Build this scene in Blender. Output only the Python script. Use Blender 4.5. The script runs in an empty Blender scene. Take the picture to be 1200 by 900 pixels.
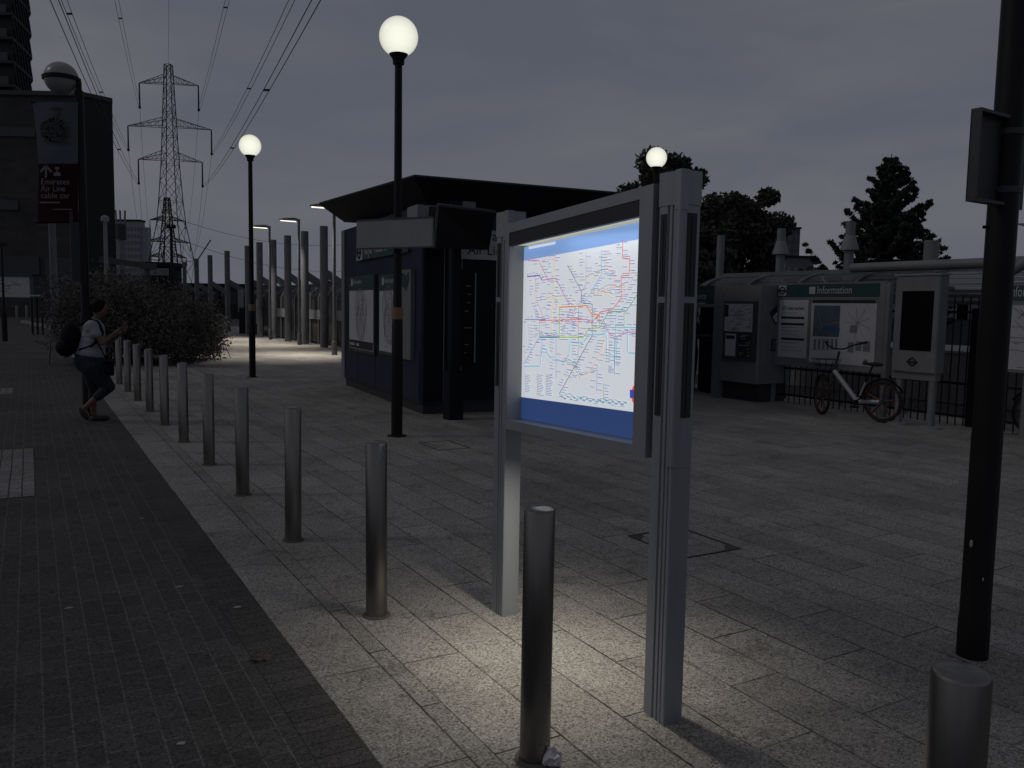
import bpy, bmesh, math, random
import numpy as np
from mathutils import Vector, Matrix
rnd = random.Random(7)
R = math.radians
lerp = lambda a, b, k: a + (b - a) * k
sc = bpy.context.scene
COL = sc.collection
# ------------------------------------------------------------------ camera
F = 980.0; H = 1.67
pitch = math.atan(89.3 / F); roll = 0.0172
fwd = Vector((0, math.cos(pitch), -math.sin(pitch)))
up0 = Vector((0, math.sin(pitch), math.cos(pitch)))
r0 = Vector((1, 0, 0))
right = r0 * math.cos(roll) + up0 * math.sin(roll)
up = up0 * math.cos(roll) - r0 * math.sin(roll)
CAM = Vector((0, 0, H))
cd = bpy.data.cameras.new('camera'); cam = bpy.data.objects.new('camera', cd); COL.objects.link(cam)
cd.sensor_width = 36; cd.lens = F / 1200 * 36; cd.clip_end = 3000; cd.clip_start = 0.05
cam.matrix_world = Matrix(((right.x, up.x, -fwd.x, 0), (right.y, up.y, -fwd.y, 0), (right.z, up.z, -fwd.z, H), (0, 0, 0, 1)))
sc.camera = cam
CS, SN = math.cos(R(30)), math.sin(R(30))
def ray(px, py): return (fwd * F + right * (px - 600) - up * (py - 450)).normalized()
def G(px, py, z=0.0):
    d = ray(px, py); return CAM + d * ((z - H) / d.z)
def AT(px, py, Y):                                  # point seen at a photo pixel, Y metres ahead
    d = ray(px, py); return CAM + d * (Y / d.y)
def gl(p): return Vector((p.x * CS + p.y * SN, -p.x * SN + p.y * CS, p.z))     # world -> paving grid (v,u,z)
def W(v, u, z=0.0): return Vector((v * CS - u * SN, v * SN + u * CS, z))       # paving grid -> world
def PL(px, py, v0):                                 # pixel -> (u,z) on the vertical plane v = v0
    d = gl(ray(px, py)); c = gl(CAM); t = (v0 - c.x) / d.x
    return (c.y + d.y * t, H + d.z * t)
def RP(x0, y0, x1, y1, v0):                         # rectangle -> u0(left) u1(right) z0(bottom) z1(top)
    a = PL(x0, y0, v0); b = PL(x1, y0, v0); c = PL(x0, y1, v0); d = PL(x1, y1, v0)
    return ((a[0] + c[0]) / 2, (b[0] + d[0]) / 2, (c[1] + d[1]) / 2, (a[1] + b[1]) / 2)
# ------------------------------------------------------------------ materials
MATS = {}
def nn(nt, t, **kw):
    n = nt.nodes.new(t)
    for k, v in kw.items(): setattr(n, k, v)
    return n
def mat(name, col, rough=0.6, metal=0.0, var=0.25, scale=3.0, bump=0.0, bscale=60.0, emit=None, es=0.0, spec=0.5, stretch=None, alpha=None):
    if name in MATS: return MATS[name]
    m = bpy.data.materials.new(name); m.use_nodes = True; nt = m.node_tree
    b = nt.nodes['Principled BSDF']
    b.inputs['Roughness'].default_value = rough; b.inputs['Metallic'].default_value = metal
    b.inputs['Specular IOR Level'].default_value = spec
    tc = nn(nt, 'ShaderNodeTexCoord'); src = tc.outputs['Object']
    if stretch:
        mp = nn(nt, 'ShaderNodeMapping'); mp.inputs['Scale'].default_value = stretch
        nt.links.new(src, mp.inputs['Vector']); src = mp.outputs['Vector']
    no = nn(nt, 'ShaderNodeTexNoise'); no.inputs['Scale'].default_value = scale; no.inputs['Detail'].default_value = 6; no.inputs['Roughness'].default_value = .65
    nt.links.new(src, no.inputs['Vector'])
    cr = nn(nt, 'ShaderNodeValToRGB')
    lo = [max(0, c * (1 - var)) for c in col]; hi = [min(1, c * (1 + var)) for c in col]
    cr.color_ramp.elements[0].position = .3; cr.color_ramp.elements[1].position = .7
    cr.color_ramp.elements[0].color = (*lo, 1); cr.color_ramp.elements[1].color = (*hi, 1)
    nt.links.new(no.outputs['Fac'], cr.inputs['Fac']); nt.links.new(cr.outputs['Color'], b.inputs['Base Color'])
    if var > 0:
        mr = nn(nt, 'ShaderNodeMapRange'); mr.inputs['To Min'].default_value = max(0, rough - .1); mr.inputs['To Max'].default_value = min(1, rough + .1)
        nt.links.new(no.outputs['Fac'], mr.inputs['Value']); nt.links.new(mr.outputs['Result'], b.inputs['Roughness'])
    if bump:
        n2 = nn(nt, 'ShaderNodeTexNoise'); n2.inputs['Scale'].default_value = bscale; n2.inputs['Detail'].default_value = 4
        nt.links.new(src, n2.inputs['Vector'])
        bp = nn(nt, 'ShaderNodeBump'); bp.inputs['Strength'].default_value = bump; bp.inputs['Distance'].default_value = .01
        nt.links.new(n2.outputs['Fac'], bp.inputs['Height']); nt.links.new(bp.outputs['Normal'], b.inputs['Normal'])
    if emit:
        b.inputs['Emission Color'].default_value = (*emit, 1); b.inputs['Emission Strength'].default_value = es
    if alpha is not None: b.inputs['Alpha'].default_value = alpha
    MATS[name] = m; return m

def slab_mat(name, bw, rh, ox, oy, col, speck, joint, offset=.5, mort=.004, tilevar=.14, spots=True, rotlong='u', grime=0.28, colj=None):
    """paving laid in the (v,u) grid: object coordinates x=v, y=u"""
    m = bpy.data.materials.new(name); m.use_nodes = True; nt = m.node_tree; L = nt.links.new
    b = nt.nodes['Principled BSDF']; b.inputs['Specular IOR Level'].default_value = .3; jcol = joint; joint = col if spots else joint
    tc = nn(nt, 'ShaderNodeTexCoord'); sp = nn(nt, 'ShaderNodeSeparateXYZ'); L(tc.outputs['Object'], sp.inputs[0])
    def add(sock, k):
        a = nn(nt, 'ShaderNodeMath', operation='ADD'); L(sock, a.inputs[0]); a.inputs[1].default_value = k; return a.outputs[0]
    cb = nn(nt, 'ShaderNodeCombineXYZ')
    xs, ys = ('Y', 'X') if rotlong == 'u' else ('X', 'Y')
    # joints wander a little, as hand-laid ones do
    wn = nn(nt, 'ShaderNodeTexNoise'); wn.inputs['Scale'].default_value = .9; wn.inputs['Detail'].default_value = 3; L(tc.outputs['Object'], wn.inputs['Vector'])
    wm = nn(nt, 'ShaderNodeMath', operation='MULTIPLY_ADD'); L(wn.outputs['Fac'], wm.inputs[0]); wm.inputs[1].default_value = .012; wm.inputs[2].default_value = -.006
    xa = nn(nt, 'ShaderNodeMath', operation='ADD'); L(add(sp.outputs[xs], ox), xa.inputs[0]); L(wm.outputs[0], xa.inputs[1])
    ya = nn(nt, 'ShaderNodeMath', operation='ADD'); L(add(sp.outputs[ys], oy), ya.inputs[0]); L(wm.outputs[0], ya.inputs[1])
    L(xa.outputs[0], cb.inputs['X']); L(ya.outputs[0], cb.inputs['Y'])
    br = nn(nt, 'ShaderNodeTexBrick', offset=offset, offset_frequency=2, squash=1.0)
    br.inputs['Scale'].default_value = 1; br.inputs['Brick Width'].default_value = bw; br.inputs['Row Height'].default_value = rh
    br.inputs['Mortar Size'].default_value = mort; br.inputs['Mortar Smooth'].default_value = .35
    br.inputs['Color1'].default_value = (*[c * (1 - tilevar) for c in col], 1); br.inputs['Color2'].default_value = (*[c * (1 + tilevar) for c in col], 1)
    br.inputs['Mortar'].default_value = (*joint, 1); br.inputs['Bias'].default_value = 0
    L(cb.outputs[0], br.inputs['Vector'])
    # aggregate speckle
    n1 = nn(nt, 'ShaderNodeTexNoise'); n1.inputs['Scale'].default_value = 105; n1.inputs['Detail'].default_value = 5; n1.inputs['Roughness'].default_value = .75
    L(tc.outputs['Object'], n1.inputs['Vector'])
    r1 = nn(nt, 'ShaderNodeMapRange'); r1.inputs['From Min'].default_value = .32; r1.inputs['From Max'].default_value = .68
    r1.inputs['To Min'].default_value = 1 - speck; r1.inputs['To Max'].default_value = 1 + speck; L(n1.outputs['Fac'], r1.inputs['Value'])
    # large weathering
    n2 = nn(nt, 'ShaderNodeTexNoise'); n2.inputs['Scale'].default_value = .55; n2.inputs['Detail'].default_value = 7; n2.inputs['Roughness'].default_value = .7
    L(tc.outputs['Object'], n2.inputs['Vector'])
    r2 = nn(nt, 'ShaderNodeMapRange'); r2.inputs['From Min'].default_value = .35; r2.inputs['From Max'].default_value = .65
    r2.inputs['To Min'].default_value = 1 - grime; r2.inputs['To Max'].default_value = 1 + grime * .5; L(n2.outputs['Fac'], r2.inputs['Value'])
    mm = nn(nt, 'ShaderNodeMath', operation='MULTIPLY'); L(r1.outputs[0], mm.inputs[0]); L(r2.outputs[0], mm.inputs[1])
    last = mm.outputs[0]
    # single dark and pale grains of the aggregate
    for vs, lo_, hi_ in ((150, .50, 1.32), (85, .66, 1.15)):
        vg = nn(nt, 'ShaderNodeTexVoronoi'); vg.inputs['Scale'].default_value = vs; L(tc.outputs['Object'], vg.inputs['Vector'])
        sc_ = nn(nt, 'ShaderNodeSeparateColor'); L(vg.outputs['Color'], sc_.inputs[0])
        rp = nn(nt, 'ShaderNodeValToRGB'); rp.color_ramp.interpolation = 'CONSTANT'
        rp.color_ramp.elements[0].color = (lo_, lo_, lo_, 1); rp.color_ramp.elements[1].position = .16; rp.color_ramp.elements[1].color = (1, 1, 1, 1)
        e_ = rp.color_ramp.elements.new(.80); e_.color = (hi_, hi_, hi_, 1); L(sc_.outputs[0], rp.inputs['Fac'])
        mg = nn(nt, 'ShaderNodeMath', operation='MULTIPLY'); L(last, mg.inputs[0]); L(rp.outputs['Color'], mg.inputs[1]); last = mg.outputs[0]
    if spots:
        sn = nn(nt, 'ShaderNodeTexNoise'); sn.inputs['Scale'].default_value = 2.3; sn.inputs['Detail'].default_value = 9; sn.inputs['Roughness'].default_value = .72; sn.inputs['Distortion'].default_value = .6; L(tc.outputs['Object'], sn.inputs['Vector'])
        sr = nn(nt, 'ShaderNodeMapRange'); sr.inputs['From Min'].default_value = .56; sr.inputs['From Max'].default_value = .66; sr.inputs['To Min'].default_value = 1; sr.inputs['To Max'].default_value = .66; L(sn.outputs['Fac'], sr.inputs['Value'])
        m4 = nn(nt, 'ShaderNodeMath', operation='MULTIPLY'); L(last, m4.inputs[0]); L(sr.outputs[0], m4.inputs[1]); last = m4.outputs[0]
        for scl, th, dk in ((3.2, .035, .40), (7.5, .05, .5), (1.3, .01, .45), (14, .04, .55)):
            v = nn(nt, 'ShaderNodeTexVoronoi'); v.inputs['Scale'].default_value = scl; L(tc.outputs['Object'], v.inputs['Vector'])
            # distort the spots so they are not round
            nz = nn(nt, 'ShaderNodeTexNoise'); nz.inputs['Scale'].default_value = scl * 9; L(tc.outputs['Object'], nz.inputs['Vector'])
            md = nn(nt, 'ShaderNodeMath', operation='MULTIPLY_ADD'); L(nz.outputs['Fac'], md.inputs[0]); md.inputs[1].default_value = .14; L(v.outputs['Distance'], md.inputs[2])
            rr = nn(nt, 'ShaderNodeMapRange'); rr.inputs['From Min'].default_value = th + .05; rr.inputs['From Max'].default_value = th + .08
            rr.inputs['To Min'].default_value = dk; rr.inputs['To Max'].default_value = 1; L(md.outputs[0], rr.inputs['Value'])
            m3 = nn(nt, 'ShaderNodeMath', operation='MULTIPLY'); L(last, m3.inputs[0]); L(rr.outputs[0], m3.inputs[1]); last = m3.outputs[0]
    mx = nn(nt, 'ShaderNodeVectorMath', operation='SCALE'); L(br.outputs['Color'], mx.inputs[0]); L(last, mx.inputs['Scale'])
    # joints: packed with dirt in places, nearly closed in others
    jn = nn(nt, 'ShaderNodeTexNoise'); jn.inputs['Scale'].default_value = 1.7; jn.inputs['Detail'].default_value = 5; jn.inputs['Roughness'].default_value = .75; L(tc.outputs['Object'], jn.inputs['Vector'])
    jr = nn(nt, 'ShaderNodeMapRange'); jr.inputs['From Min'].default_value = .40; jr.inputs['From Max'].default_value = .60; jr.inputs['To Min'].default_value = .3; jr.inputs['To Max'].default_value = 1; L(jn.outputs['Fac'], jr.inputs['Value'])
    jm = nn(nt, 'ShaderNodeMath', operation='MULTIPLY'); L(br.outputs['Fac'], jm.inputs[0]); L(jr.outputs[0], jm.inputs[1])
    jx = nn(nt, 'ShaderNodeMix', data_type='RGBA'); L(jm.outputs[0], jx.inputs['Factor']); L(mx.outputs[0], jx.inputs['A']); jx.inputs['B'].default_value = (*jcol, 1)
    L(jx.outputs['Result'] if spots else mx.outputs[0], b.inputs['Base Color'])
    b.inputs['Roughness'].default_value = .8
    hh = nn(nt, 'ShaderNodeMath', operation='MULTIPLY_ADD'); L(br.outputs['Fac'], hh.inputs[0]); hh.inputs[1].default_value = -1.6; L(n1.outputs['Fac'], hh.inputs[2])
    bp = nn(nt, 'ShaderNodeBump'); bp.inputs['Strength'].default_value = .6; bp.inputs['Distance'].default_value = .004
    L(hh.outputs[0], bp.inputs['Height']); L(bp.outputs['Normal'], b.inputs['Normal'])
    return m

def brick_wall_mat(name, col, joint, bw, rh):
    m = bpy.data.materials.new(name); m.use_nodes = True; nt = m.node_tree; L = nt.links.new
    b = nt.nodes['Principled BSDF']; b.inputs['Roughness'].default_value = .85
    tc = nn(nt, 'ShaderNodeTexCoord'); sp = nn(nt, 'ShaderNodeSeparateXYZ'); L(tc.outputs['Object'], sp.inputs[0])
    ad = nn(nt, 'ShaderNodeMath', operation='ADD'); L(sp.outputs['X'], ad.inputs[0]); L(sp.outputs['Y'], ad.inputs[1])
    cb = nn(nt, 'ShaderNodeCombineXYZ'); L(ad.outputs[0], cb.inputs['X']); L(sp.outputs['Z'], cb.inputs['Y'])
    br = nn(nt, 'ShaderNodeTexBrick'); br.inputs['Scale'].default_value = 1; br.inputs['Brick Width'].default_value = bw; br.inputs['Row Height'].default_value = rh
    br.inputs['Mortar Size'].default_value = .012; br.inputs['Color1'].default_value = (*[c * .8 for c in col], 1); br.inputs['Color2'].default_value = (*[c * 1.2 for c in col], 1)
    br.inputs['Mortar'].default_value = (*joint, 1); L(cb.outputs[0], br.inputs['Vector'])
    no = nn(nt, 'ShaderNodeTexNoise'); no.inputs['Scale'].default_value = .5; L(tc.outputs['Object'], no.inputs['Vector'])
    mr = nn(nt, 'ShaderNodeMapRange'); mr.inputs['To Min'].default_value = .7; mr.inputs['To Max'].default_value = 1.25; L(no.outputs['Fac'], mr.inputs['Value'])
    mx = nn(nt, 'ShaderNodeVectorMath', operation='SCALE'); L(br.outputs['Color'], mx.inputs[0]); L(mr.outputs[0], mx.inputs['Scale']); L(mx.outputs[0], b.inputs['Base Color'])
    return m

def leaf_mat(name, a, c, scale=1.2):
    m = bpy.data.materials.new(name); m.use_nodes = True; nt = m.node_tree; L = nt.links.new
    b = nt.nodes['Principled BSDF']; b.inputs['Roughness'].default_value = .7; b.inputs['Specular IOR Level'].default_value = .05
    tc = nn(nt, 'ShaderNodeTexCoord'); no = nn(nt, 'ShaderNodeTexNoise'); no.inputs['Scale'].default_value = scale; no.inputs['Detail'].default_value = 8; no.inputs['Roughness'].default_value = .8
    L(tc.outputs['Object'], no.inputs['Vector'])
    cr = nn(nt, 'ShaderNodeValToRGB'); cr.color_ramp.elements[0].position = .38; cr.color_ramp.elements[1].position = .62
    cr.color_ramp.elements[0].color = (*a, 1); cr.color_ramp.elements[1].color = (*c, 1)
    L(no.outputs['Fac'], cr.inputs['Fac']); L(cr.outputs['Color'], b.inputs['Base Color'])
    return m

ALU = mat('brushed_aluminium', (.31, .33, .365), .42, .35, .10, 2.0, .05, 300, stretch=(4, 4, .4))
ALU_D = mat('dark_recess', (.035, .036, .04), .5, .2, .2)
STEEL = mat('bollard_steel', (.235, .228, .215), .30, .95, .25, 2.2, .05, 240, stretch=(5, 5, .5))
_nt = STEEL.node_tree; _tg = _nt.nodes.new('ShaderNodeTangent'); _tg.direction_type = 'RADIAL'; _tg.axis = 'Z'; _pb = _nt.nodes['Principled BSDF']; _pb.inputs['Anisotropic'].default_value = .75; _nt.links.new(_tg.outputs[0], _pb.inputs['Tangent'])
BLACK = mat('black_paint', (.008, .008, .009), .5, 0, .4, 4, .05, 80, spec=.25)
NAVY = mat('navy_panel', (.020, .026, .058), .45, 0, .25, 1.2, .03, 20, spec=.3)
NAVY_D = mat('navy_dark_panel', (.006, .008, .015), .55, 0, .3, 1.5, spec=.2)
ROOF = mat('roof_sheet', (.016, .018, .024), .7, 0, .4, 2, spec=.15)
GREYP = mat('grey_painted_metal', (.19, .195, .205), .55, .1, .18, 2.0, .04, 40)
GREYD = mat('dark_grey_metal', (.055, .057, .062), .6, .1, .2, 2.0)
WHITEG = mat('pale_grey_panel', (.23, .24, .255), .6, 0, .12, 1.5)
COLG = mat('column_paint', (.12, .125, .14), .6, .1, .22, 3.0)
GREEN = mat('teal_header', (.018, .066, .068), .5, 0, .15, 3)
PAPER = mat('poster_paper', (.46, .47, .50), .7, 0, .10, 3)
INK = mat('dark_ink', (.015, .017, .024), .7, 0, .1)
WTXT = mat('white_lettering', (.45, .46, .48), .6, 0, .05)
INKG = mat('grey_ink', (.17, .18, .20), .7, 0, .3, 40)
MAPB = mat('map_blue', (.055, .10, .14), .7, 0, .3, 6)
MAPT = mat('map_sand', (.17, .155, .12), .7, 0, .3, 6)
GLASS = mat('dull_glass', (.025, .028, .034), .12, 0, .2, 2)
PANE = mat('shelter_glazing', (.05, .055, .065), .25, 0, .2, 2, alpha=.55)
SCREEN = mat('dead_screen', (.002, .002, .003), .35, 0, .1, 2, spec=.15)
CONC = mat('concrete', (.20, .20, .205), .85, 0, .25, 1.5, .15, 30)
RUBBER = mat('rubber', (.012, .012, .013), .8, 0, .2)
# ------------------------------------------------------------------ mesh builder
FR = {}
def off_of(o):
    while o is not None:
        if o.name in FR: return FR[o.name]
        o = o.parent
    return Vector((0, 0, 0))
def props(o, label=None, cat=None, group=None, kind=None):
    if label: o['label'] = label
    if cat: o['category'] = cat
    if group: o['group'] = group
    if kind: o['kind'] = kind
    return o
def thing(name, label, cat, v=None, u=None, group=None, world=None, rz=None, z=0.0):
    o = bpy.data.objects.new(name, None); COL.objects.link(o); o.empty_display_size = .2
    if world is not None:
        o.location = world; o.rotation_euler.z = rz or 0.0
        FR[o.name] = Vector(world) if rz is None else Vector((0, 0, 0))
    else:
        o.location = W(v, u, z); o.rotation_euler.z = R(30); FR[o.name] = Vector((v, u, z))
    return props(o, label, cat, group)
class MB:
    def __init__(s): s.v = []; s.f = []; s.m = []; s.mi = 0
    def quad(s, a, b, c, d):
        n = len(s.v); s.v += [tuple(a), tuple(b), tuple(c), tuple(d)]; s.f.append((n, n + 1, n + 2, n + 3)); s.m.append(s.mi); return s
    def poly(s, pts):
        n = len(s.v); s.v += [tuple(p) for p in pts]; s.f.append(tuple(range(n, n + len(pts)))); s.m.append(s.mi); return s
    def prism(s, pts, z0, z1, top=None):
        """pts: ccw xy list; top: optional xy list for the upper ring"""
        n = len(s.v); k = len(pts); top = top or pts
        f0 = z0 if callable(z0) else (lambda p: z0); f1 = z1 if callable(z1) else (lambda p: z1)
        s.v += [(p[0], p[1], f0(p)) for p in pts] + [(p[0], p[1], f1(p)) for p in top]
        s.f.append(tuple(range(n + k - 1, n - 1, -1))); s.f.append(tuple(range(n + k, n + 2 * k))); s.m += [s.mi] * 2
        for i in range(k):
            j = (i + 1) % k; s.f.append((n + i, n + j, n + k + j, n + k + i)); s.m.append(s.mi)
        return s
    def box(s, x0, x1, y0, y1, z0, z1, ch=0.0):
        x0, x1 = min(x0, x1), max(x0, x1); y0, y1 = min(y0, y1), max(y0, y1)
        if ch: 
            c = ch; pts = [(x0 + c, y0), (x1 - c, y0), (x1, y0 + c), (x1, y1 - c), (x1 - c, y1), (x0 + c, y1), (x0, y1 - c), (x0, y0 + c)]
        else: pts = [(x0, y0), (x1, y0), (x1, y1), (x0, y1)]
        return s.prism(pts, z0, z1)
    def cyl(s, p0, p1, r0, r1=None, seg=16, caps=True):
        r1 = r0 if r1 is None else r1
        p0 = Vector(p0); p1 = Vector(p1); d = (p1 - p0)
        if d.length < 1e-9: return s
        d.normalize(); a = d.orthogonal().normalized(); b = d.cross(a)
        n = len(s.v)
        for p, r in ((p0, r0), (p1, r1)):
            for i in range(seg):
                t = 2 * math.pi * i / seg; s.v.append(tuple(p + a * (r * math.cos(t)) + b * (r * math.sin(t))))
        for i in range(seg):
            j = (i + 1) % seg; s.f.append((n + i, n + j, n + seg + j, n + seg + i)); s.m.append(s.mi)
        if caps:
            s.f.append(tuple(range(n + seg - 1, n - 1, -1))); s.f.append(tuple(range(n + seg, n + 2 * seg))); s.m += [s.mi] * 2
        return s
    def bar(s, p0, p1, w): return s.cyl(p0, p1, w * .7071, seg=4)
    def tube(s, pts, r, seg=8):
        for i in range(len(pts) - 1): s.cyl(pts[i], pts[i + 1], r if not isinstance(r, (list, tuple)) else r[i], r if not isinstance(r, (list, tuple)) else r[i + 1], seg)
        return s
    def lathe(s, c, prof, seg=24):
        """prof: list of (r,z) bottom to top about vertical axis at c"""
        n = len(s.v); k = len(prof)
        for r, z in prof:
            for i in range(seg):
                t = 2 * math.pi * i / seg; s.v.append((c[0] + r * math.cos(t), c[1] + r * math.sin(t), c[2] + z))
        for a in range(k - 1):
            for i in range(seg):
                j = (i + 1) % seg; s.f.append((n + a * seg + i, n + a * seg + j, n + (a + 1) * seg + j, n + (a + 1) * seg + i)); s.m.append(s.mi)
        s.f.append(tuple(range(n + seg - 1, n - 1, -1))); s.f.append(tuple(n + (k - 1) * seg + i for i in range(seg))); s.m += [s.mi] * 2
        return s
    def ball(s, c, r, seg=24, rings=14, sq=(1, 1, 1)):
        n = len(s.v)
        for a in range(1, rings):
            ph = math.pi * a / rings
            for i in range(seg):
                t = 2 * math.pi * i / seg
                s.v.append((c[0] + r * sq[0] * math.sin(ph) * math.cos(t), c[1] + r * sq[1] * math.sin(ph) * math.sin(t), c[2] - r * sq[2] * math.cos(ph)))
        b = len(s.v); s.v += [(c[0], c[1], c[2] - r * sq[2]), (c[0], c[1], c[2] + r * sq[2])]
        for a in range(rings - 2):
            for i in range(seg):
                j = (i + 1) % seg; s.f.append((n + a * seg + i, n + a * seg + j, n + (a + 1) * seg + j, n + (a + 1) * seg + i)); s.m.append(s.mi)
        for i in range(seg):
            j = (i + 1) % seg
            s.f.append((b, n + j, n + i)); s.f.append((b + 1, n + (rings - 2) * seg + i, n + (rings - 2) * seg + j)); s.m += [s.mi] * 2
        return s
    def torus(s, c, ax, Rr, r, seg=32, sg=8, a0=0, a1=2 * math.pi):
        ax = Vector(ax).normalized(); e1 = ax.orthogonal().normalized(); e2 = ax.cross(e1); c = Vector(c)
        if abs(ax.z) < .9:
            e2 = Vector((0, 0, 1)); e1 = e2.cross(ax).normalized()
        pts = [c + (e1 * math.cos(a0 + (a1 - a0) * i / seg) + e2 * math.sin(a0 + (a1 - a0) * i / seg)) * Rr for i in range(seg + 1)]
        n = len(s.v)
        for i, p in enumerate(pts):
            t = a0 + (a1 - a0) * i / seg; rad = (e1 * math.cos(t) + e2 * math.sin(t))
            for j in range(sg):
                q = 2 * math.pi * j / sg; s.v.append(tuple(p + rad * (r * math.cos(q)) + ax * (r * math.sin(q))))
        for i in range(seg):
            for j in range(sg):
                k = (j + 1) % sg; s.f.append((n + i * sg + j, n + i * sg + k, n + (i + 1) * sg + k, n + (i + 1) * sg + j)); s.m.append(s.mi)
        return s
    def ribbon(s, pts, w, nrm):
        nrm = Vector(nrm)
        for i in range(len(pts) - 1):
            a, b = Vector(pts[i]), Vector(pts[i + 1]); d = b - a
            if d.length < 1e-6: continue
            d.normalize(); sd = d.cross(nrm).normalized() * (w / 2); e = d * (w * .25)
            s.quad(a - e - sd, b + e - sd, b + e + sd, a - e + sd)
        return s
    def build(s, name, mats, parent=None, smooth=True, angle=35, label=None):
        off = off_of(parent)
        me = bpy.data.meshes.new(name)
        me.from_pydata([(x - off.x, y - off.y, z - off.z) for x, y, z in s.v], [], s.f)
        if not isinstance(mats, (list, tuple)): mats = [mats]
        for m in mats: me.materials.append(m)
        if len(mats) > 1: me.polygons.foreach_set('material_index', s.m)
        me.update()
        if smooth:
            me.shade_smooth(); me.set_sharp_from_angle(angle=R(angle))
        o = bpy.data.objects.new(name, me); COL.objects.link(o)
        if parent is not None: o.parent = parent
        if label: o['label'] = label
        return o
    def solo(s, name, mats, label, cat, v=None, u=None, group=None, world=None, kind=None, smooth=True, z=0.0):
        if world is not None: off = Vector(world)
        else: off = Vector((v, u, z))
        s.v = [(x - off.x, y - off.y, zz - off.z) for x, y, zz in s.v]
        o = s.build(name, mats, None, smooth)
        if world is not None: o.location = off
        else: o.location = W(v, u, z); o.rotation_euler.z = R(30)
        return props(o, label, cat, group, kind)
def copy_tree(o, parent=None):
    c = o.copy(); COL.objects.link(c); c.parent = parent
    for ch in list(o.children): copy_tree(ch, c)
    return c
FONTC = {}
def text(body, h, origin, rt, upv, m, parent, name='lettering', align='LEFT', fit=None, track=1.0, bold=0.0):
    """flat letters, cap height about h*0.7, baseline start at origin, in the frame of the parent"""
    cu = bpy.data.curves.new('t', 'FONT'); cu.body = body; cu.size = h; cu.align_x = align; cu.resolution_u = 3; cu.space_character = track
    cu.extrude = .0015; cu.offset = bold
    ob = bpy.data.objects.new('t', cu); me = bpy.data.meshes.new_from_object(ob)
    bpy.data.objects.remove(ob); bpy.data.curves.remove(cu)
    rt = Vector(rt); upv = Vector(upv); nr = rt.cross(upv); o = Vector(origin); off = off_of(parent)
    xs = [v.co.x for v in me.vertices]; k = 1.0
    if fit and xs: k = fit / (max(xs) - min(xs))
    for v in me.vertices:
        p = o + rt * (v.co.x * k) + upv * v.co.y + nr * v.co.z - off; v.co = p
    me.name = name; me.materials.append(m)
    t = bpy.data.objects.new(name, me); COL.objects.link(t); t.parent = parent
    return t

# ------------------------------------------------------------------ world and sun
w = bpy.data.worlds.new('World'); sc.world = w; w.use_nodes = True; nt = w.node_tree; nt.nodes.clear(); L = nt.links.new
out = nn(nt, 'ShaderNodeOutputWorld'); bg = nn(nt, 'ShaderNodeBackground')
sky = nn(nt, 'ShaderNodeTexSky', sky_type='NISHITA'); sky.sun_disc = False; sky.sun_elevation = R(38); sky.sun_rotation = R(263); sky.air_density = 1.5; sky.dust_density = 4
bg.inputs['Strength'].default_value = .058
hs = nn(nt, 'ShaderNodeHueSaturation'); hs.inputs['Saturation'].default_value = .35; hs.inputs['Value'].default_value = .42
L(sky.outputs[0], hs.inputs['Color'])
tc = nn(nt, 'ShaderNodeTexCoord'); mp = nn(nt, 'ShaderNodeMapping'); mp.inputs['Scale'].default_value = (1.0, 1.0, 3.6); mp.inputs['Rotation'].default_value = (R(12), R(-14), R(25))
L(tc.outputs['Generated'], mp.inputs['Vector'])
cn = nn(nt, 'ShaderNodeTexNoise'); cn.inputs['Scale'].default_value = 2.1; cn.inputs['Detail'].default_value = 9; cn.inputs['Roughness'].default_value = .56; cn.inputs['Distortion'].default_value = .5
L(mp.outputs[0], cn.inputs['Vector'])
cr = nn(nt, 'ShaderNodeValToRGB'); cr.color_ramp.elements[0].position = .38; cr.color_ramp.elements[1].position = .66
cr.color_ramp.elements[0].color = (2.05, 2.26, 2.92, 1); cr.color_ramp.elements[1].color = (2.92, 2.95, 3.48, 1)
L(cn.outputs['Fac'], cr.inputs['Fac'])
mx = nn(nt, 'ShaderNodeMix', data_type='RGBA'); mx.inputs['Factor'].default_value = .78
L(hs.outputs[0], mx.inputs['A']); L(cr.outputs[0], mx.inputs['B'])
sx = nn(nt, 'ShaderNodeSeparateXYZ'); L(tc.outputs['Generated'], sx.inputs[0])
gr = nn(nt, 'ShaderNodeMapRange'); gr.inputs['From Min'].default_value = 0; gr.inputs['From Max'].default_value = .55; gr.inputs['To Min'].default_value = 1.02; gr.inputs['To Max'].default_value = .74; L(sx.outputs['Z'], gr.inputs['Value'])
gs = nn(nt, 'ShaderNodeVectorMath', operation='SCALE'); L(mx.outputs['Result'], gs.inputs[0]); L(gr.outputs[0], gs.inputs['Scale'])
L(gs.outputs[0], bg.inputs['Color']); L(bg.outputs[0], out.inputs[0])
sd = bpy.data.lights.new('sun', 'SUN'); sd.energy = .16; sd.angle = R(7); sd.color = (1, .93, .84)
so = bpy.data.objects.new('sun', sd); COL.objects.link(so)
sdir = Vector((1, .10, -math.tan(R(38)))).normalized()
so.rotation_euler = sdir.to_track_quat('-Z', 'Y').to_euler()
sc.view_settings.view_transform = 'Standard'; sc.view_settings.look = 'None'; sc.view_settings.exposure = 0; sc.view_settings.gamma = 1
sc.cycles.use_denoising = True; sc.cycles.max_bounces = 6; sc.cycles.diffuse_bounces = 3; sc.cycles.glossy_bounces = 3; sc.cycles.transparent_max_bounces = 12
try: sc.cycles.denoiser = 'OPENIMAGEDENOISE'
except Exception: pass

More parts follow.
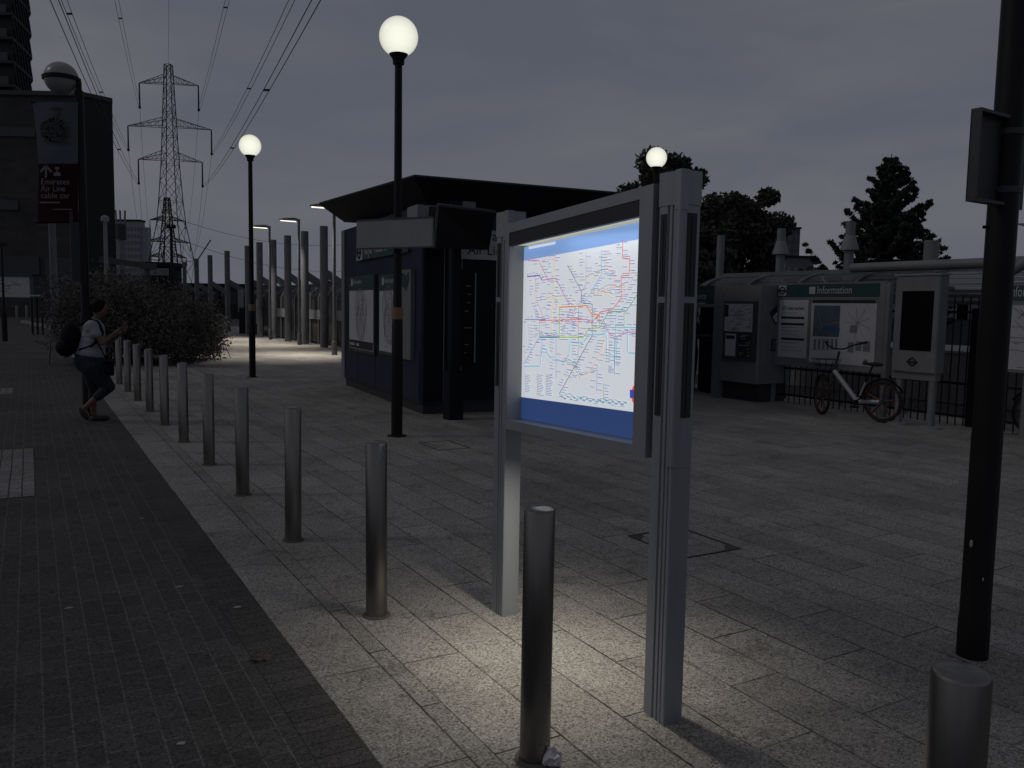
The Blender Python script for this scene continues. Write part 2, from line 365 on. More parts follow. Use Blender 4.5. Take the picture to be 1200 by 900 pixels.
# ------------------------------------------------------------------ ground
def sheet(name, m, v0, v1, u0, u1, z):
    mb = MB(); mb.quad((v0, u0, 0), (v1, u0, 0), (v1, u1, 0), (v0, u1, 0))
    o = mb.build(name, m, None, smooth=False); o.rotation_euler.z = R(30); o.location.z = z; o['kind'] = 'structure'; return o
EARTH = mat('far_asphalt', (.055, .055, .058), .9, 0, .3, .2, .2, 20)
sheet('ground', EARTH, -1500, 1500, -1500, 1500, -.012)
PLZ = slab_mat('granite_paving', .9, .303, -2.17, -1.46 + .303 * 40, (.30, .285, .265), .5, (.028, .026, .024), mort=.0058, tilevar=.13)
BRD = slab_mat('border_paving', .9, .31, -.4, -1.06 + .31 * 40, (.29, .275, .258), .5, (.028, .026, .024), mort=.0058, tilevar=.12)
CHN = slab_mat('channel_paving', .62, .098, -.3, -1.37 + .098 * 40, (.27, .258, .24), .5, (.03, .028, .026), mort=.006, tilevar=.10)
DRK = slab_mat('dark_clay_paving', .2, .1, 0, 0, (.070, .067, .068), .4, (.125, .12, .118), mort=.005, tilevar=.16, spots=False, grime=.3)
SLD = slab_mat('soldier_course', .2, .1, .14, 0, (.070, .066, .065), .45, (.03, .028, .027), offset=0, mort=.004, tilevar=.15, spots=False, rotlong='v', grime=.3)
sheet('road', DRK, -26, .86, -8, 75, 0)
sheet('kerb_course', SLD, .86, 1.06, -8, 75, 0)
sheet('border_pavement', BRD, 1.06, 1.37, -8, 62, 0)
sheet('drainage_channel', CHN, 1.37, 1.468, -8, 62, 0)
sheet('pavement', PLZ, 1.468, 13.2, -8, 62, 0)
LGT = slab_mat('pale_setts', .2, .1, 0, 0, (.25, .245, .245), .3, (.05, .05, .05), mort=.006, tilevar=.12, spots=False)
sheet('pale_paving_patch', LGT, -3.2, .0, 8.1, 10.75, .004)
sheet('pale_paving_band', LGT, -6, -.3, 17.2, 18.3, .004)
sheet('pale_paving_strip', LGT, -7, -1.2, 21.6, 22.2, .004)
sheet('side_pavement', PLZ, -26, -8.5, 30, 75, .004)
# drain cover set in the granite
t = thing('access_cover', 'square paved access cover with dark triangular corners behind the lit map board', 'drain cover', 4.05, 4.5)
mb = MB(); e = .012
mb.box(3.79, 4.31, 4.19, 4.19 + e, .001, .007); mb.box(3.79, 3.79 + e, 4.19 + e, 4.82, .001, .007); mb.box(4.31 - e, 4.31, 4.19 + e, 4.82, .001, .007); mb.box(3.79 + e, 4.31 - e, 4.82 - e, 4.82, .001, .007)
mb.build('frame', ALU_D, t)
for (a, b, sx, sy) in ((3.803, 4.807, 1, -1), (4.297, 4.203, -1, 1)):
    MB().prism([(a, b), (a + sx * .13, b), (a, b + sy * .13)] if sx * sy > 0 else [(a, b), (a, b + sy * .13), (a + sx * .13, b)], .001, .006).build('corner_plate', ALU_D, t)
t = thing('access_cover', 'thin steel-edged access cover between the glowing globe lamp and kiosk', 'drain cover', *gl(G(520, 522)).xy)
c0 = gl(G(520, 522)); mb = MB()
for dx in (-.2, .2): mb.box(c0.x + dx, c0.x + dx + .008, c0.y - .3, c0.y + .3, .001, .004)
for dy in (-.3, .29): mb.box(c0.x - .19, c0.x + .2, c0.y + dy, c0.y + dy + .01, .0015, .0045)
mb.build('frame', ALU_D, t)
# litter
g = gl(G(307, 773)); mb = MB()
for k in range(5):
    a = k * 1.25; r1 = .045
    mb.poly([(g.x, g.y, .012), (g.x + r1 * math.cos(a) * 1.3, g.y + r1 * math.sin(a), .008 + .01 * (k % 2)), (g.x + r1 * math.cos(a + .8), g.y + r1 * math.sin(a + .8), .016)])
mb.solo('dead_leaf', mat('dead_leaf', (.085, .062, .045), .8), 'curled brown dead leaf on the dark brick paving', 'leaf', g.x, g.y)
g = gl(G(646, 897)); mb = MB(); mb.ball((g.x, g.y, .03), .035, 14, 9)
mb.v = [(x + rnd.uniform(-.009, .009), y + rnd.uniform(-.009, .009), max(.002, z + rnd.uniform(-.009, .009))) for x, y, z in mb.v]
mb.solo('crumpled_paper', mat('litter_paper', (.5, .48, .52), .7, 0, .4, 40), 'small crumpled ball of white paper beside the foot of the front bollard', 'litter', g.x, g.y, smooth=False)
spk = mat('litter_scrap', (.34, .33, .31), .8)
LS = [(210, 688, 'pale litter scrap on the brick paving, uppermost of three near the dark left corner'), (81, 713, 'tiny pale litter scrap on the brick paving at far left'), (212, 872, 'small pale litter scrap low on the brick paving near the bottom'), (166, 608, 'small white litter fleck far up the dark brick paving'), (278, 712, 'small pale litter scrap on the brick paving near the granite border')]
for i, (px, py, lb) in enumerate(LS):
    g = gl(G(px, py)); a = rnd.uniform(0, 3)
    mb = MB(); mb.prism([(g.x + .018 * math.cos(a + k * 1.57) * (1 + .5 * (k % 2)), g.y + .012 * math.sin(a + k * 1.57)) for k in range(4)], .001, .005)
    mb.solo('litter_scrap', spk, lb, 'litter', g.x, g.y, 'scraps of litter on the brick paving', smooth=False)

# ------------------------------------------------------------------ bollards
def bollard():
    t = thing('bollard', '', 'bollard', 1.58, 2.52, 'brushed steel bollards in a row along the granite border')
    c = (1.58, 2.52, 0); r = .057
    MB().lathe(c, [(r, .008), (r, .938), (r - .003, .944)], 40).build('post', STEEL, t)
    MB().lathe(c, [(r - .003, .944), (r - .008, .949), (r * .6, .953), (.004, .955)], 40).build('cap', STEEL, t)
    MB().lathe(c, [(.076, .001), (.074, .006), (r + .001, .010)], 32).build('base_collar', mat('grimy_mortar', (.09, .085, .08), .9), t)
    mb = MB(); d = Vector((-.86, -.5, 0)); s = Vector((-.35, .94, 0)).normalized()
    return t
LB = ['brushed steel bollard standing directly in front of the lit map board, between its posts',
      'brushed steel bollard just left of the map board, first in the receding row',
      'brushed steel bollard second in the receding row left of the map board',
      'brushed steel bollard third in the receding row left of the map board',
      'brushed steel bollard fourth in the receding row, left of the far globe lamp foot',
      'brushed steel bollard fifth in the receding row between brick paving and plaza',
      'brushed steel bollard sixth in the receding row toward the bush',
      'brushed steel bollard seventh in the receding row, in front of the bush',
      'brushed steel bollard eighth in the receding row, in front of the bush',
      'brushed steel bollard ninth in the row, just right of the walking woman',
      'brushed steel bollard farthest in the row, partly hidden by the walking woman']
b0 = bollard(); b0['label'] = LB[0]
us = [2.52, 4.16, 5.80, 7.40, 8.95, 10.56, 12.14, 13.75, 15.35, 16.95, 18.55]
for i in range(1, 11):
    b = copy_tree(b0); b.location = W(1.585 - .004 * i, us[i]); b['label'] = LB[i]; b.rotation_euler = (R(rnd.uniform(-.45, .45)), R(rnd.uniform(-.45, .45)), R(30 + rnd.uniform(-40, 40)))
b = copy_tree(b0); b.location = W(1.63, .965); b['label'] = 'steel bollard cut off by the bottom right corner, below the black pole'

# ------------------------------------------------------------------ globe lamps
LAMPG = bpy.data.materials.new('lit_opal_globe'); LAMPG.use_nodes = True; nt = LAMPG.node_tree; L = nt.links.new
b = nt.nodes['Principled BSDF']; b.inputs['Base Color'].default_value = (.2, .2, .19, 1); b.inputs['Roughness'].default_value = .35
lw = nn(nt, 'ShaderNodeLayerWeight'); lw.inputs['Blend'].default_value = .45
cr = nn(nt, 'ShaderNodeValToRGB'); cr.color_ramp.elements[0].color = (1.1, 1.1, .95, 1); cr.color_ramp.elements[1].color = (.14, .15, .13, 1); e_ = cr.color_ramp.elements.new(.22); e_.color = (.58, .58, .49, 1)
cr.color_ramp.elements[0].position = .0; cr.color_ramp.elements[1].position = .85
L(lw.outputs['Facing'], cr.inputs['Fac']); L(cr.outputs[0], b.inputs['Emission Color']); b.inputs['Emission Strength'].default_value = .88
TAN = mat('tan_band', (.24, .15, .08), .6)
def globe_lamp(px, pybase, pytop, label, rg=.24, band=True, vu=None):
    g = G(px, pybase); q = gl(g)
    d = math.hypot(g.x, g.y); r = ray(px, pytop); t_ = d / math.hypot(r.x, r.y); zt = H + r.z * t_
    t = thing('street_lamp', label, 'street lamp', q.x, q.y, 'glowing globe lamps on black posts')
    c = (q.x, q.y, 0)
    MB().lathe(c, [(.072, 0), (.072, .9), (.068, 1.52), (.056, 1.54), (.052, 2.4), (.046, zt - rg - .10), (.07, zt - rg - .09), (.075, zt - rg - .03), (.12, zt - rg + .035)], 24).build('post', BLACK, t)
    MB().lathe(c, [(.13, .001), (.12, .012), (.073, .02)], 24).build('base_plate', BLACK, t)
    if band: MB().lathe(c, [(.0705, 1.50), (.0715, 1.51), (.0715, 1.64), (.0705, 1.65)], 24).build('band', TAN, t)
    MB().ball((q.x, q.y, zt), rg, 32, 20).build('globe', LAMPG, t, angle=80)
    return t, q, zt
t1, q1, _ = globe_lamp(465, 511, 43, 'tallest glowing white globe lamp on black post in front of the kiosk')
globe_lamp(296, 442, 171, 'glowing white globe lamp on black post left of the kiosk, near the bush')
globe_lamp(761, 446, 185, 'glowing white globe lamp peeping above the top of the map board', band=False)
# blank sign blades on the first lamp post: a pale one facing the photographer
a = AT(419, 258, 10.9); bq = AT(507, 262, 10.3); a2 = gl(a); b2 = gl(bq); tb = gl(AT(419, 289, 10.9)); 
mb = MB()
def slabseg(mb, p, q, z0, z1, th):
    d = Vector((q.x - p.x, q.y - p.y, 0)).normalized(); n = Vector((-d.y, d.x, 0)) * th / 2
    mb.prism([(p.x - n.x, p.y - n.y), (q.x - n.x, q.y - n.y), (q.x + n.x, q.y + n.y), (p.x + n.x, p.y + n.y)], z0, z1); return mb
slabseg(mb, a2, b2, tb.z - .02, a2.z - .02, .035).build('sign_blade', WHITEG, t1)
mb = MB(); slabseg(mb, a2, b2, a2.z - .019, a2.z + .002, .045); slabseg(mb, a2, b2, tb.z - .04, tb.z - .021, .045); mb.build('blade_rim', GREYD, t1)

# ------------------------------------------------------------------ unlit lamp with side arm and banner
bl = AT(104, 491, 12.1); q = gl(Vector((bl.x, bl.y, 0)))
t = thing('street_lamp', 'unlit globe lamp on a side arm above the cable car banner at left', 'street lamp', q.x, q.y)
top = gl(AT(98, 108, 12.1)); gc = gl(AT(72, 92, 12.1)); el = gl(AT(97, 95, 12.1))
MB().lathe((q.x, q.y, 0), [(.075, 0), (.075, 1.4), (.06, 1.5), (.055, top.z), (.05, top.z + .02)], 20).build('post', BLACK, t)
mb = MB(); mb.tube([(q.x, q.y, top.z - .02), (q.x, q.y, top.z + .14), (gc.x + (q.x - gc.x) * .55, gc.y + (q.y - gc.y) * .55, gc.z + .02)], .035, 10); mb.build('arm', BLACK, t)
MB().ball(gc, .225, 28, 18).build('globe', mat('unlit_opal_globe', (.26, .27, .27), .3, 0, .1), t, angle=80)
mb = MB(); dd = Vector((q.x - gc.x, q.y - gc.y, 0)).normalized()
mb.lathe(gc, [(.215, -.035), (.245, -.03), (.25, .015), (.225, .03)], 28); mb.build('ring', BLACK, t)
# traffic sign box lower on the same post, and banner hung from it
p = gl(AT(97, 300, 12.0)); mb = MB(); mb.box(q.x - .17, q.x + .02, q.y - .03, q.y + .06, 1.95, 2.92, .01); mb.build('sign_box', ALU_D, t)
BAN = mat('banner_sky', (.105, .12, .15), .8, 0, .25, 1.2, spec=.1); BANR = mat('banner_maroon', (.030, .008, .011), .8, 0, .2, 2, spec=.1); BTX = mat('banner_white', (.19, .18, .19), .7)
A0 = gl(AT(92, 120, 12.05)); 
def bp(px, py):
    return gl(AT(px, py, 12.02))
t = thing('banner', 'hanging cable car banner, pale blue above maroon, on the unlit globe lamp post', 'banner', q.x, q.y)
def strip(x_l, x_r, ys, mt, nm):
    mb = MB(); rows = []
    for y in ys: rows.append([bp(x_l(y) + (x_r(y) - x_l(y)) * k / 6, y + (1 - k / 6) * 0) + Vector((-.025, -.02, 0)) * math.sin(k / 6 * math.pi) for k in range(7)])
    for r_ in rows: mb.v += [tuple(p) for p in r_]
    for i in range(len(rows) - 1):
        for k in range(6): mb.f.append(((i + 1) * 7 + k, (i + 1) * 7 + k + 1, i * 7 + k + 1, i * 7 + k)); mb.m.append(0)
    return mb.build(nm, mt, t, angle=80)
xl = lambda y: 38 + 7.5 * min(1, max(0, (y - 120) / 75)) ** .8 - (1.5 * max(0, (y - 200) / 60)); xr = lambda y: 91.5 - .2 * (y - 120) / 140
strip(xl, xr, [120, 135, 150, 165, 180, 192], BAN, 'picture_panel'); strip(xl, xr, [192, 205, 220, 240, 260], BANR, 'maroon_panel')
off = Vector((-.045, -.05, 0))
def bpo(px, py): return bp(px, py) + off
mb = MB(); br_ = (bpo(90, 150) - bpo(50, 150)).normalized(); nr = br_.cross(Vector((0, 0, 1)))
# line drawing of a round cabin hanging from its cable
def loop(cx, cy, rx, ry, a0=0, a1=6.283, n=20): return [bpo(cx + rx * math.cos(a0 + (a1 - a0) * i / n), cy + ry * math.sin(a0 + (a1 - a0) * i / n)) for i in range(n + 1)]
mb.ribbon(loop(67, 153, 14, 12), .045, nr); mb.ribbon(loop(68, 152, 8, 7), .03, nr); mb.ribbon(loop(62, 155, 5, 6), .03, nr); mb.ribbon(loop(75, 155, 5, 6), .03, nr); mb.ribbon([bpo(64, 128), bpo(74, 128)], .03, nr); mb.ribbon([bpo(72, 128), bpo(72, 136), bpo(66, 141)], .03, nr)
mb.ribbon([bpo(54, 160), bpo(82, 160)], .03, nr); mb.ribbon([bpo(56, 166), bpo(82, 167)], .02, nr); mb.ribbon([bpo(60, 145), bpo(60, 163)], .015, nr); mb.ribbon([bpo(75, 145), bpo(75, 163)], .015, nr)
mb.build('cabin_drawing', ALU_D, t, smooth=False)
mb = MB(); mb.ribbon([bpo(58, 208), bpo(58, 196)], .03, nr); mb.ribbon([bpo(52, 202), bpo(58, 195), bpo(64, 202)], .03, nr); mb.ribbon([bpo(69, 198), bpo(73, 198)], .03, nr); mb.ribbon([bpo(68, 205), bpo(74, 205)], .05, nr); mb.ribbon([bpo(71, 198), bpo(71, 203)], .02, nr); mb.build('arrow_symbol', BTX, t, smooth=False)
for body, y, wd in (('Emirates', 217, 32), ('Air Line', 225, 28), ('cable car', 233, 33)):
    p0 = bpo(52, y); text(body, .115, p0, br_, (0, 0, 1), BTX, t, fit=wd / 980 * 12.1)
mb = MB(); mb.ribbon([bpo(51, 238), bpo(74, 238)], .018, nr); mb.ribbon([bpo(66, 246), bpo(88, 246)], .012, nr); mb.build('small_print', BTX, t, smooth=False)
mb = MB(); mb.cyl(bp(37, 119.5), (q.x, q.y, bp(92, 119).z), .018, seg=8); mb.cyl(bp(42, 260.5), (q.x, q.y, bp(92, 259).z), .018, seg=8); mb.build('banner_arm', BLACK, t)

# ------------------------------------------------------------------ the lit map board
t = thing('map_board', 'large illuminated transport map board on two aluminium posts, glowing in the dark plaza', 'map board', 2.22, 3.22)
zt = lambda u: 2.135 - (u - 3.22) * .058          # the case is hung very slightly out of level
zb = lambda u: 1.052 - (u - 3.22) * .029
def lbox(mb, v0, v1, u0, u1, f0, f1):
    return mb.prism([(v0, u0), (v1, u0), (v1, u1), (v0, u1)], lambda p: f0(p[1]), lambda p: f1(p[1]))
def post(uc, zh):
    pa = 'support_post'
    v0, v1, u0, u1 = 2.17, 2.27, uc - .065, uc + .065; c = .004
    # extruded section: grooves on the front face and a rounded rib at the near corner
    sec = [(v0 + c, u0), (v1 - c, u0), (v1, u0 + c), (v1, u1 - c), (v1 - c, u1), (v0 + c, u1), (v0, u1 - c),
           (v0, uc + .012), (v0 + .008, uc + .009), (v0 + .008, uc + .001), (v0, uc - .002), (v0, uc - .016), (v0 + .006, uc - .018), (v0 + .006, uc - .024), (v0, uc - .026),
           (v0, u0 + .026), (v0 + .005, u0 + .024), (v0 + .005, u0 + .020), (v0, u0 + .018), (v0, u0 + c)]
    o = MB().prism(sec, 0, 1.05).build(pa, ALU, t, angle=20)
    # upper part, with slotted light/vent panels
    mb = MB(); mb.prism(sec, 1.051, zh - .13)
    up_ = mb.build('upper_post', ALU, t, angle=20)
    mb = MB(); mb.box(v0 - .003, v1 + .003, u0 - .003, u1 + .003, zh - .129, zh, .004); mb.build('post_cap', ALU, t)
    mb = MB(); mb.box(v0 - .012, v0 + .03, u0 - .012, u0 + .028, zh - .15, zh + .002, .004); mb.build('cap_corner', ALU, t)
    for (za, zc) in ((1.25, 1.70), (1.725, zh - .16)):
        MB().box(v0 - .0030, v0 + .006, uc + .016, uc + .05, za, zc).build('slot_panel', ALU_D, t)
        MB().box(v0 + .034, v1 - .020, u0 - .0035, u0 + .006, za, zc).build('slot_panel', ALU_D, t)
        MB().box(v0 - .006, v0 - .0031, uc + .030, uc + .034, za + .01, zc - .01).build('slot_rib', GREYD, t)
        MB().box(v0 + .054, v0 + .058, u0 - .0066, u0 - .0036, za + .01, zc - .01).build('slot_rib', GREYD, t)
    MB().box(v0 - .012, v0 + .016, u0 - .012, u0 + .016, 1.06, zh - .151, .005).build('corner_rib', ALU, t)
    return o
post(3.885, 2.17); post(2.555, 2.205)
U0, U1 = 2.640, 3.815            # right (near) and left (far) ends of the case
vf, vbk = 2.155, 2.36
fr = MB()
lbox(fr, vf, vbk, U0, 2.725, zb, zt)                         # near stile
lbox(fr, vf, vbk, 3.790, U1, zb, zt)                         # far stile
lbox(fr, vf, vbk, 2.725, 3.790, lambda u: zt(u) - .048, zt)  # head
lbox(fr, vf, vbk, 2.725, 3.790, zb, lambda u: zb(u) + .048)  # sill
fr.build('case_frame', ALU, t, angle=20)
m = MB(); lbox(m, vf + .004, vf + .03, 2.725, 3.790, lambda u: zt(u) - .115, lambda u: zt(u) - .0485); m.build('header_strip', mat('dark_header', (.03, .03, .032), .5), t)
m = MB(); lbox(m, 2.33, vbk - .002, 2.727, 3.788, lambda u: zb(u) + .05, lambda u: zt(u) - .05); m.build('back_panel', ALU_D, t)
m = MB(); lbox(m, vf + .012, 2.33, 2.7255, 2.7275, lambda u: zb(u) + .049, lambda u: zt(u) - .05); m.build('case_lining', mat('case_lining', (.30, .305, .30), .6, 0, .05), t)
m = MB(); lbox(m, vf + .004, 2.33, 3.7875, 3.7895, lambda u: zb(u) + .049, lambda u: zt(u) - .117)
m.build('case_lining', mat('case_lining', (.30, .305, .30), .6, 0, .05), t)
vp = 2.245                                                    # poster plane
PT = lambda u: zt(u) - .117; PB = lambda u: zb(u) + .050
def emat(name, col, es, k=.8): return mat(name, tuple(min(1, c * k) for c in col), .55, 0, .02, 3, emit=col, es=es)
ES = .60
PW = emat('backlit_white', (.80, .84, .90), ES); PBt = emat('backlit_sky_blue', (.26, .44, .84), ES); PBb = emat('backlit_deep_blue', (.030, .066, .20), ES)

def pz(u, k): return lerp(PB(u), PT(u), k)
def band(k0, k1, mt, nm, pv=vp):
    m = MB(); m.quad((pv, 3.787, pz(3.787, k0)), (pv, 2.728, pz(2.728, k0)), (pv, 2.728, pz(2.728, k1)), (pv, 3.787, pz(3.787, k1))); m.build(nm, mt, t, smooth=False)
band(.128, .922, PW, 'map_sheet'); band(.922, 1.0, PBt, 'title_band'); band(.0, .128, PBb, 'footer_band')
# lamp strip inside the head of the case
m = MB(); lbox(m, vf + .034, 2.30, 2.73, 3.785, lambda u: zt(u) - .110, lambda u: zt(u) - .098); m.build('lamp_diffuser', mat('lamp_diffuser', (.6, .58, .45), .5, emit=(.80, .76, .54), es=.40), t)
def zz5(X, Y, lift=.0015):        # a point of the photographed map, laid on the sheet
    u, z = PL(600 + X / 3.2125, 240 + Y / 3.214, vp)
    return Vector((vp - lift, min(3.785, max(2.730, u)), z))
NV = Vector((-1, 0, 0))
C_ = {'mag': (.62, .12, .36), 'pur': (.22, .09, .40), 'red': (.85, .12, .10), 'blu': (.10, .20, .55), 'sky': (.18, .48, .78), 'blk': (.10, .10, .12), 'gry': (.35, .37, .40),
      'ora': (.90, .38, .10), 'yel': (.85, .60, .15), 'grn': (.08, .38, .16), 'lim': (.42, .62, .06), 'riv': (.52, .76, .86), 'pnk': (.85, .45, .55), 'tea': (.12, .55, .56), 'lav': (.55, .45, .68)}
CM = {k: emat('line_' + k, v, ES * .9) for k, v in C_.items()}
lines = [
 ('riv', .016, [(48, 608), (108, 608), (110, 540), (128, 543), (150, 583), (198, 590), (218, 560), (220, 517), (270, 520), (290, 490), (355, 487), (357, 570), (395, 572), (397, 500)]), ('riv', .016, [(435, 470), (437, 558), (480, 560)]),
 ('mag', .006, [(60, 210), (100, 208), (135, 280), (165, 277), (218, 378)]), ('pnk', .004, [(108, 217), (118, 208), (165, 204)]), ('pur', .009, [(58, 270), (103, 266), (115, 284)]), ('mag', .006, [(115, 284), (165, 277)]),
 ('red', .004, [(90, 280), (92, 355), (122, 430)]), ('lav', .004, [(113, 287), (113, 490)]), ('ora', .004, [(163, 182), (161, 240)]), ('yel', .005, [(160, 240), (158, 372), (152, 400), (152, 490)]),
 ('blk', .005, [(210, 228), (262, 325), (262, 368), (303, 374), (303, 492), (180, 710)]), ('gry', .005, [(280, 178), (280, 300), (262, 328)]), ('gry', .006, [(252, 380), (250, 600)]),
 ('sky', .005, [(338, 170), (338, 262), (275, 368), (265, 375)]), ('ora', .004, [(352, 170), (352, 235), (392, 262), (384, 308), (350, 320), (310, 335)]), ('yel', .004, [(132, 382), (132, 340), (175, 356), (240, 352)]),
 ('yel', .004, [(280, 280), (310, 265), (350, 250)]), ('yel', .004, [(376, 310), (430, 312)]), ('red', .006, [(418, 135), (418, 200), (445, 204), (442, 265), (413, 268), (413, 350), (380, 395), (335, 403), (318, 425), (300, 445), (283, 431), (105, 436)]),
 ('pur', .006, [(50, 432), (128, 433)]), ('lav', .004, [(65, 436), (63, 560)]), ('pnk', .006, [(170, 440), (275, 438)]), ('ora', .010, [(180, 386), (282, 380), (302, 412), (332, 415), (318, 430)]),
 ('yel', .006, [(160, 380), (180, 384)]), ('lim', .008, [(181, 386), (181, 498), (270, 499), (292, 466), (332, 463)]), ('grn', .006, [(105, 498), (180, 499)]), ('grn', .005, [(105, 436), (106, 496)]), ('grn', .006, [(332, 463), (365, 403), (433, 400), (487, 318)]),
 ('ora', .005, [(332, 415), (332, 463)]), ('blu', .005, [(48, 598), (108, 492)]), ('blu', .004, [(108, 494), (180, 496)]), ('blu', .004, [(108, 500), (168, 500), (168, 655)]), ('blu', .004, [(115, 500), (113, 572)]),
 ('ora', .004, [(350, 505), (330, 570), (290, 635), (255, 645), (225, 600), (180, 572)]), ('yel', .004, [(350, 505), (350, 595)]), ('mag', .005, [(345, 430), (370, 490), (395, 497), (440, 480), (470, 478), (485, 510)]), ('tea', .005, [(345, 461), (470, 463), (485, 490)]),
 ('tea', .005, [(395, 400), (392, 500), (388, 640)]), ('blu', .004, [(388, 500), (388, 635)]), ('blu', .004, [(323, 608), (321, 702)]), ('grn', .004, [(347, 672), (347, 742)]), ('tea', .004, [(180, 712), (235, 728), (300, 737), (432, 750)]),
 ('tea', .004, [(190, 592), (245, 594)]), ('tea', .004, [(225, 585), (258, 652)]), ('pnk', .004, [(487, 235), (413, 350)]), ('sky', .004, [(350, 250), (392, 268)]), ('lav', .004, [(245, 380), (205, 490)]), ('sky', .004, [(205, 490), (232, 448), (248, 448)]),
 ('pnk', .004, [(155, 436), (240, 400), (252, 470)]), ('grn', .004, [(425, 402), (425, 460)]), ('ora', .004, [(220, 398), (262, 470)]), ('yel', .004, [(284, 350), (300, 330), (350, 335), (385, 350)])]
keys = list(C_)
m = MB()
for i, (k, wd, pts) in enumerate(lines):
    m.mi = keys.index(k); m.ribbon([zz5(x, y, .0012 + .00006 * i) for x, y in pts], wd * .62, NV)
m.build('route_lines', [CM[k] for k in keys], t, smooth=False)
# station ticks and tiny name blocks
NM = emat('station_names', (.36, .40, .53), ES * .9); m = MB()
def dash(X, Y, ln, th=.0032): 
    a = zz5(X, Y, .005); m.ribbon([a, a + Vector((0, -ln, 0))], th, NV)
for (k, wd, pts) in lines[2:]:
    for i in range(len(pts) - 1):
        (x0, y0), (x1, y1) = pts[i], pts[i + 1]; ln = math.hypot(x1 - x0, y1 - y0); n = int(ln / 10.5)
        for j in range(n):
            f = (j + .5) / n; x = lerp(x0, x1, f); y = lerp(y0, y1, f)
            sd_ = rnd.choice((-1, 1)) if abs(y1 - y0) > abs(x1 - x0) else 1
            if abs(y1 - y0) > abs(x1 - x0) * .8: dash(x + (4 if sd_ > 0 else -22), y, rnd.uniform(.024, .045), .0034)
            else: dash(x - 5, y + rnd.choice((-8, 8, -12)), rnd.uniform(.02, .036), .0032)
for col_ in (52, 97, 131):
    for j in range(13 if col_ > 60 else 11):
        dash(col_, 640 + j * 6.2, rnd.uniform(.035, .065), .0035)
for j in range(21): dash(186 + j * 12, 720 + 8 * (j % 2) + j * 1.2, .018, .006)
m.build('station_names', NM, t, smooth=False)
m = MB(); [m.ribbon([zz5(66 + i * 10, 163 - i * 2.0, .003), zz5(73 + i * 10, 161.5 - i * 2.0, .003)], .012, NV) for i in range(10)]
m.build('title_lettering', emat('title_white', (.85, .88, .92), ES), t, smooth=False)
# red ring with a blue bar, cut by the near stile
m = MB(); cx, cy = 478, 715
rp = [zz5(cx + 20 * math.cos(a * math.pi / 14), cy + 35 * math.sin(a * math.pi / 14), .006) for a in range(7, 22)]
m.ribbon(rp, .020, NV); m.build('ring_mark', CM['red'], t, smooth=False)
m = MB(); m.ribbon([zz5(454, 712, .008), zz5(487, 714, .008)], .036, NV); m.build('bar_mark', emat('mark_blue', (.06, .10, .45), ES), t, smooth=False)
# strip lamp in the head of the case, plus a lamp added below for the ground pool
def area(name, loc, dirv, sx, sy, power, col, spread=180, yax=None):
    ld = bpy.data.lights.new(name, 'AREA'); ld.shape = 'RECTANGLE'; ld.size = sx; ld.size_y = sy; ld.energy = power; ld.color = col; ld.spread = R(spread)
    lo = bpy.data.objects.new(name, ld); COL.objects.link(lo); lo.location = loc
    d = Vector(dirv).normalized(); z = -d; x = (yax or Vector((1, 0, 0))); x = (x - z * x.dot(z)).normalized(); y = z.cross(x)
    lo.matrix_world = Matrix(((x.x, y.x, z.x, loc[0]), (x.y, y.y, z.y, loc[1]), (x.z, y.z, z.z, loc[2]), (0, 0, 0, 1))); return lo
udir = W(0, 1) ; vdir = W(1, 0)
area('case_lamp', W(2.185, 3.26, zt(3.26) - .118), vdir * .12 + Vector((0, 0, -1)), 1.0, .02, .30, (.93, .96, 1.0), 170, udir)
area('added_pool_lamp', W(2.17, 3.24, 1.01), vdir * -.14 + Vector((0, 0, -1)), .60, .05, 6.0, (1.0, .93, .79), 132, udir)  # added to light the paving under the case; the board has no such fitting

# ------------------------------------------------------------------ kiosk
KC = Vector((-1.40, 12.83, 0)); KR = math.atan2(.418, .908)
t = thing('ticket_kiosk', 'dark navy station kiosk with overhanging black roof and poster cases', 'kiosk', world=KC, rz=KR)
FR[t.name] = Vector((0, 0, 0))
Kx = Vector((math.cos(KR), math.sin(KR), 0)); Ky = Vector((-math.sin(KR), math.cos(KR), 0))
def KL(px, py, x0=0.0):        # pixel on the kiosk's left wall (local x = x0) -> (y,z)
    d = ray(px, py); dx = d.dot(Kx); o = (CAM - KC); tt = (x0 - o.dot(Kx)) / dx; p = o + d * tt; return p.dot(Ky), p.z
def KF(px, py, y0=0.0):
    d = ray(px, py); dy = d.dot(Ky); o = (CAM - KC); tt = (y0 - o.dot(Ky)) / dy; p = o + d * tt; return p.dot(Kx), p.z
m = MB(); m.box(.0, 3.9, .0, 5.15, .16, 3.2, .02); m.build('wall', NAVY, t)
m = MB(); m.box(.05, 3.85, .05, 5.1, 0, .159); m.build('plinth', ALU_D, t)
# cladding panels stand proud of the wall on both seen faces
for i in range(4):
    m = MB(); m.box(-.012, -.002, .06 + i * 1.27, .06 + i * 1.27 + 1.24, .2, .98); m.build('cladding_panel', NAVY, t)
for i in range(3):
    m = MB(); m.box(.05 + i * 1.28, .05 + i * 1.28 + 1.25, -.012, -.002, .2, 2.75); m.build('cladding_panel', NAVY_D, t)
m = MB(); m.box(-.03, .0, 4.9, 5.16, .17, 3.19); m.build('corner_trim', GREYP, t)
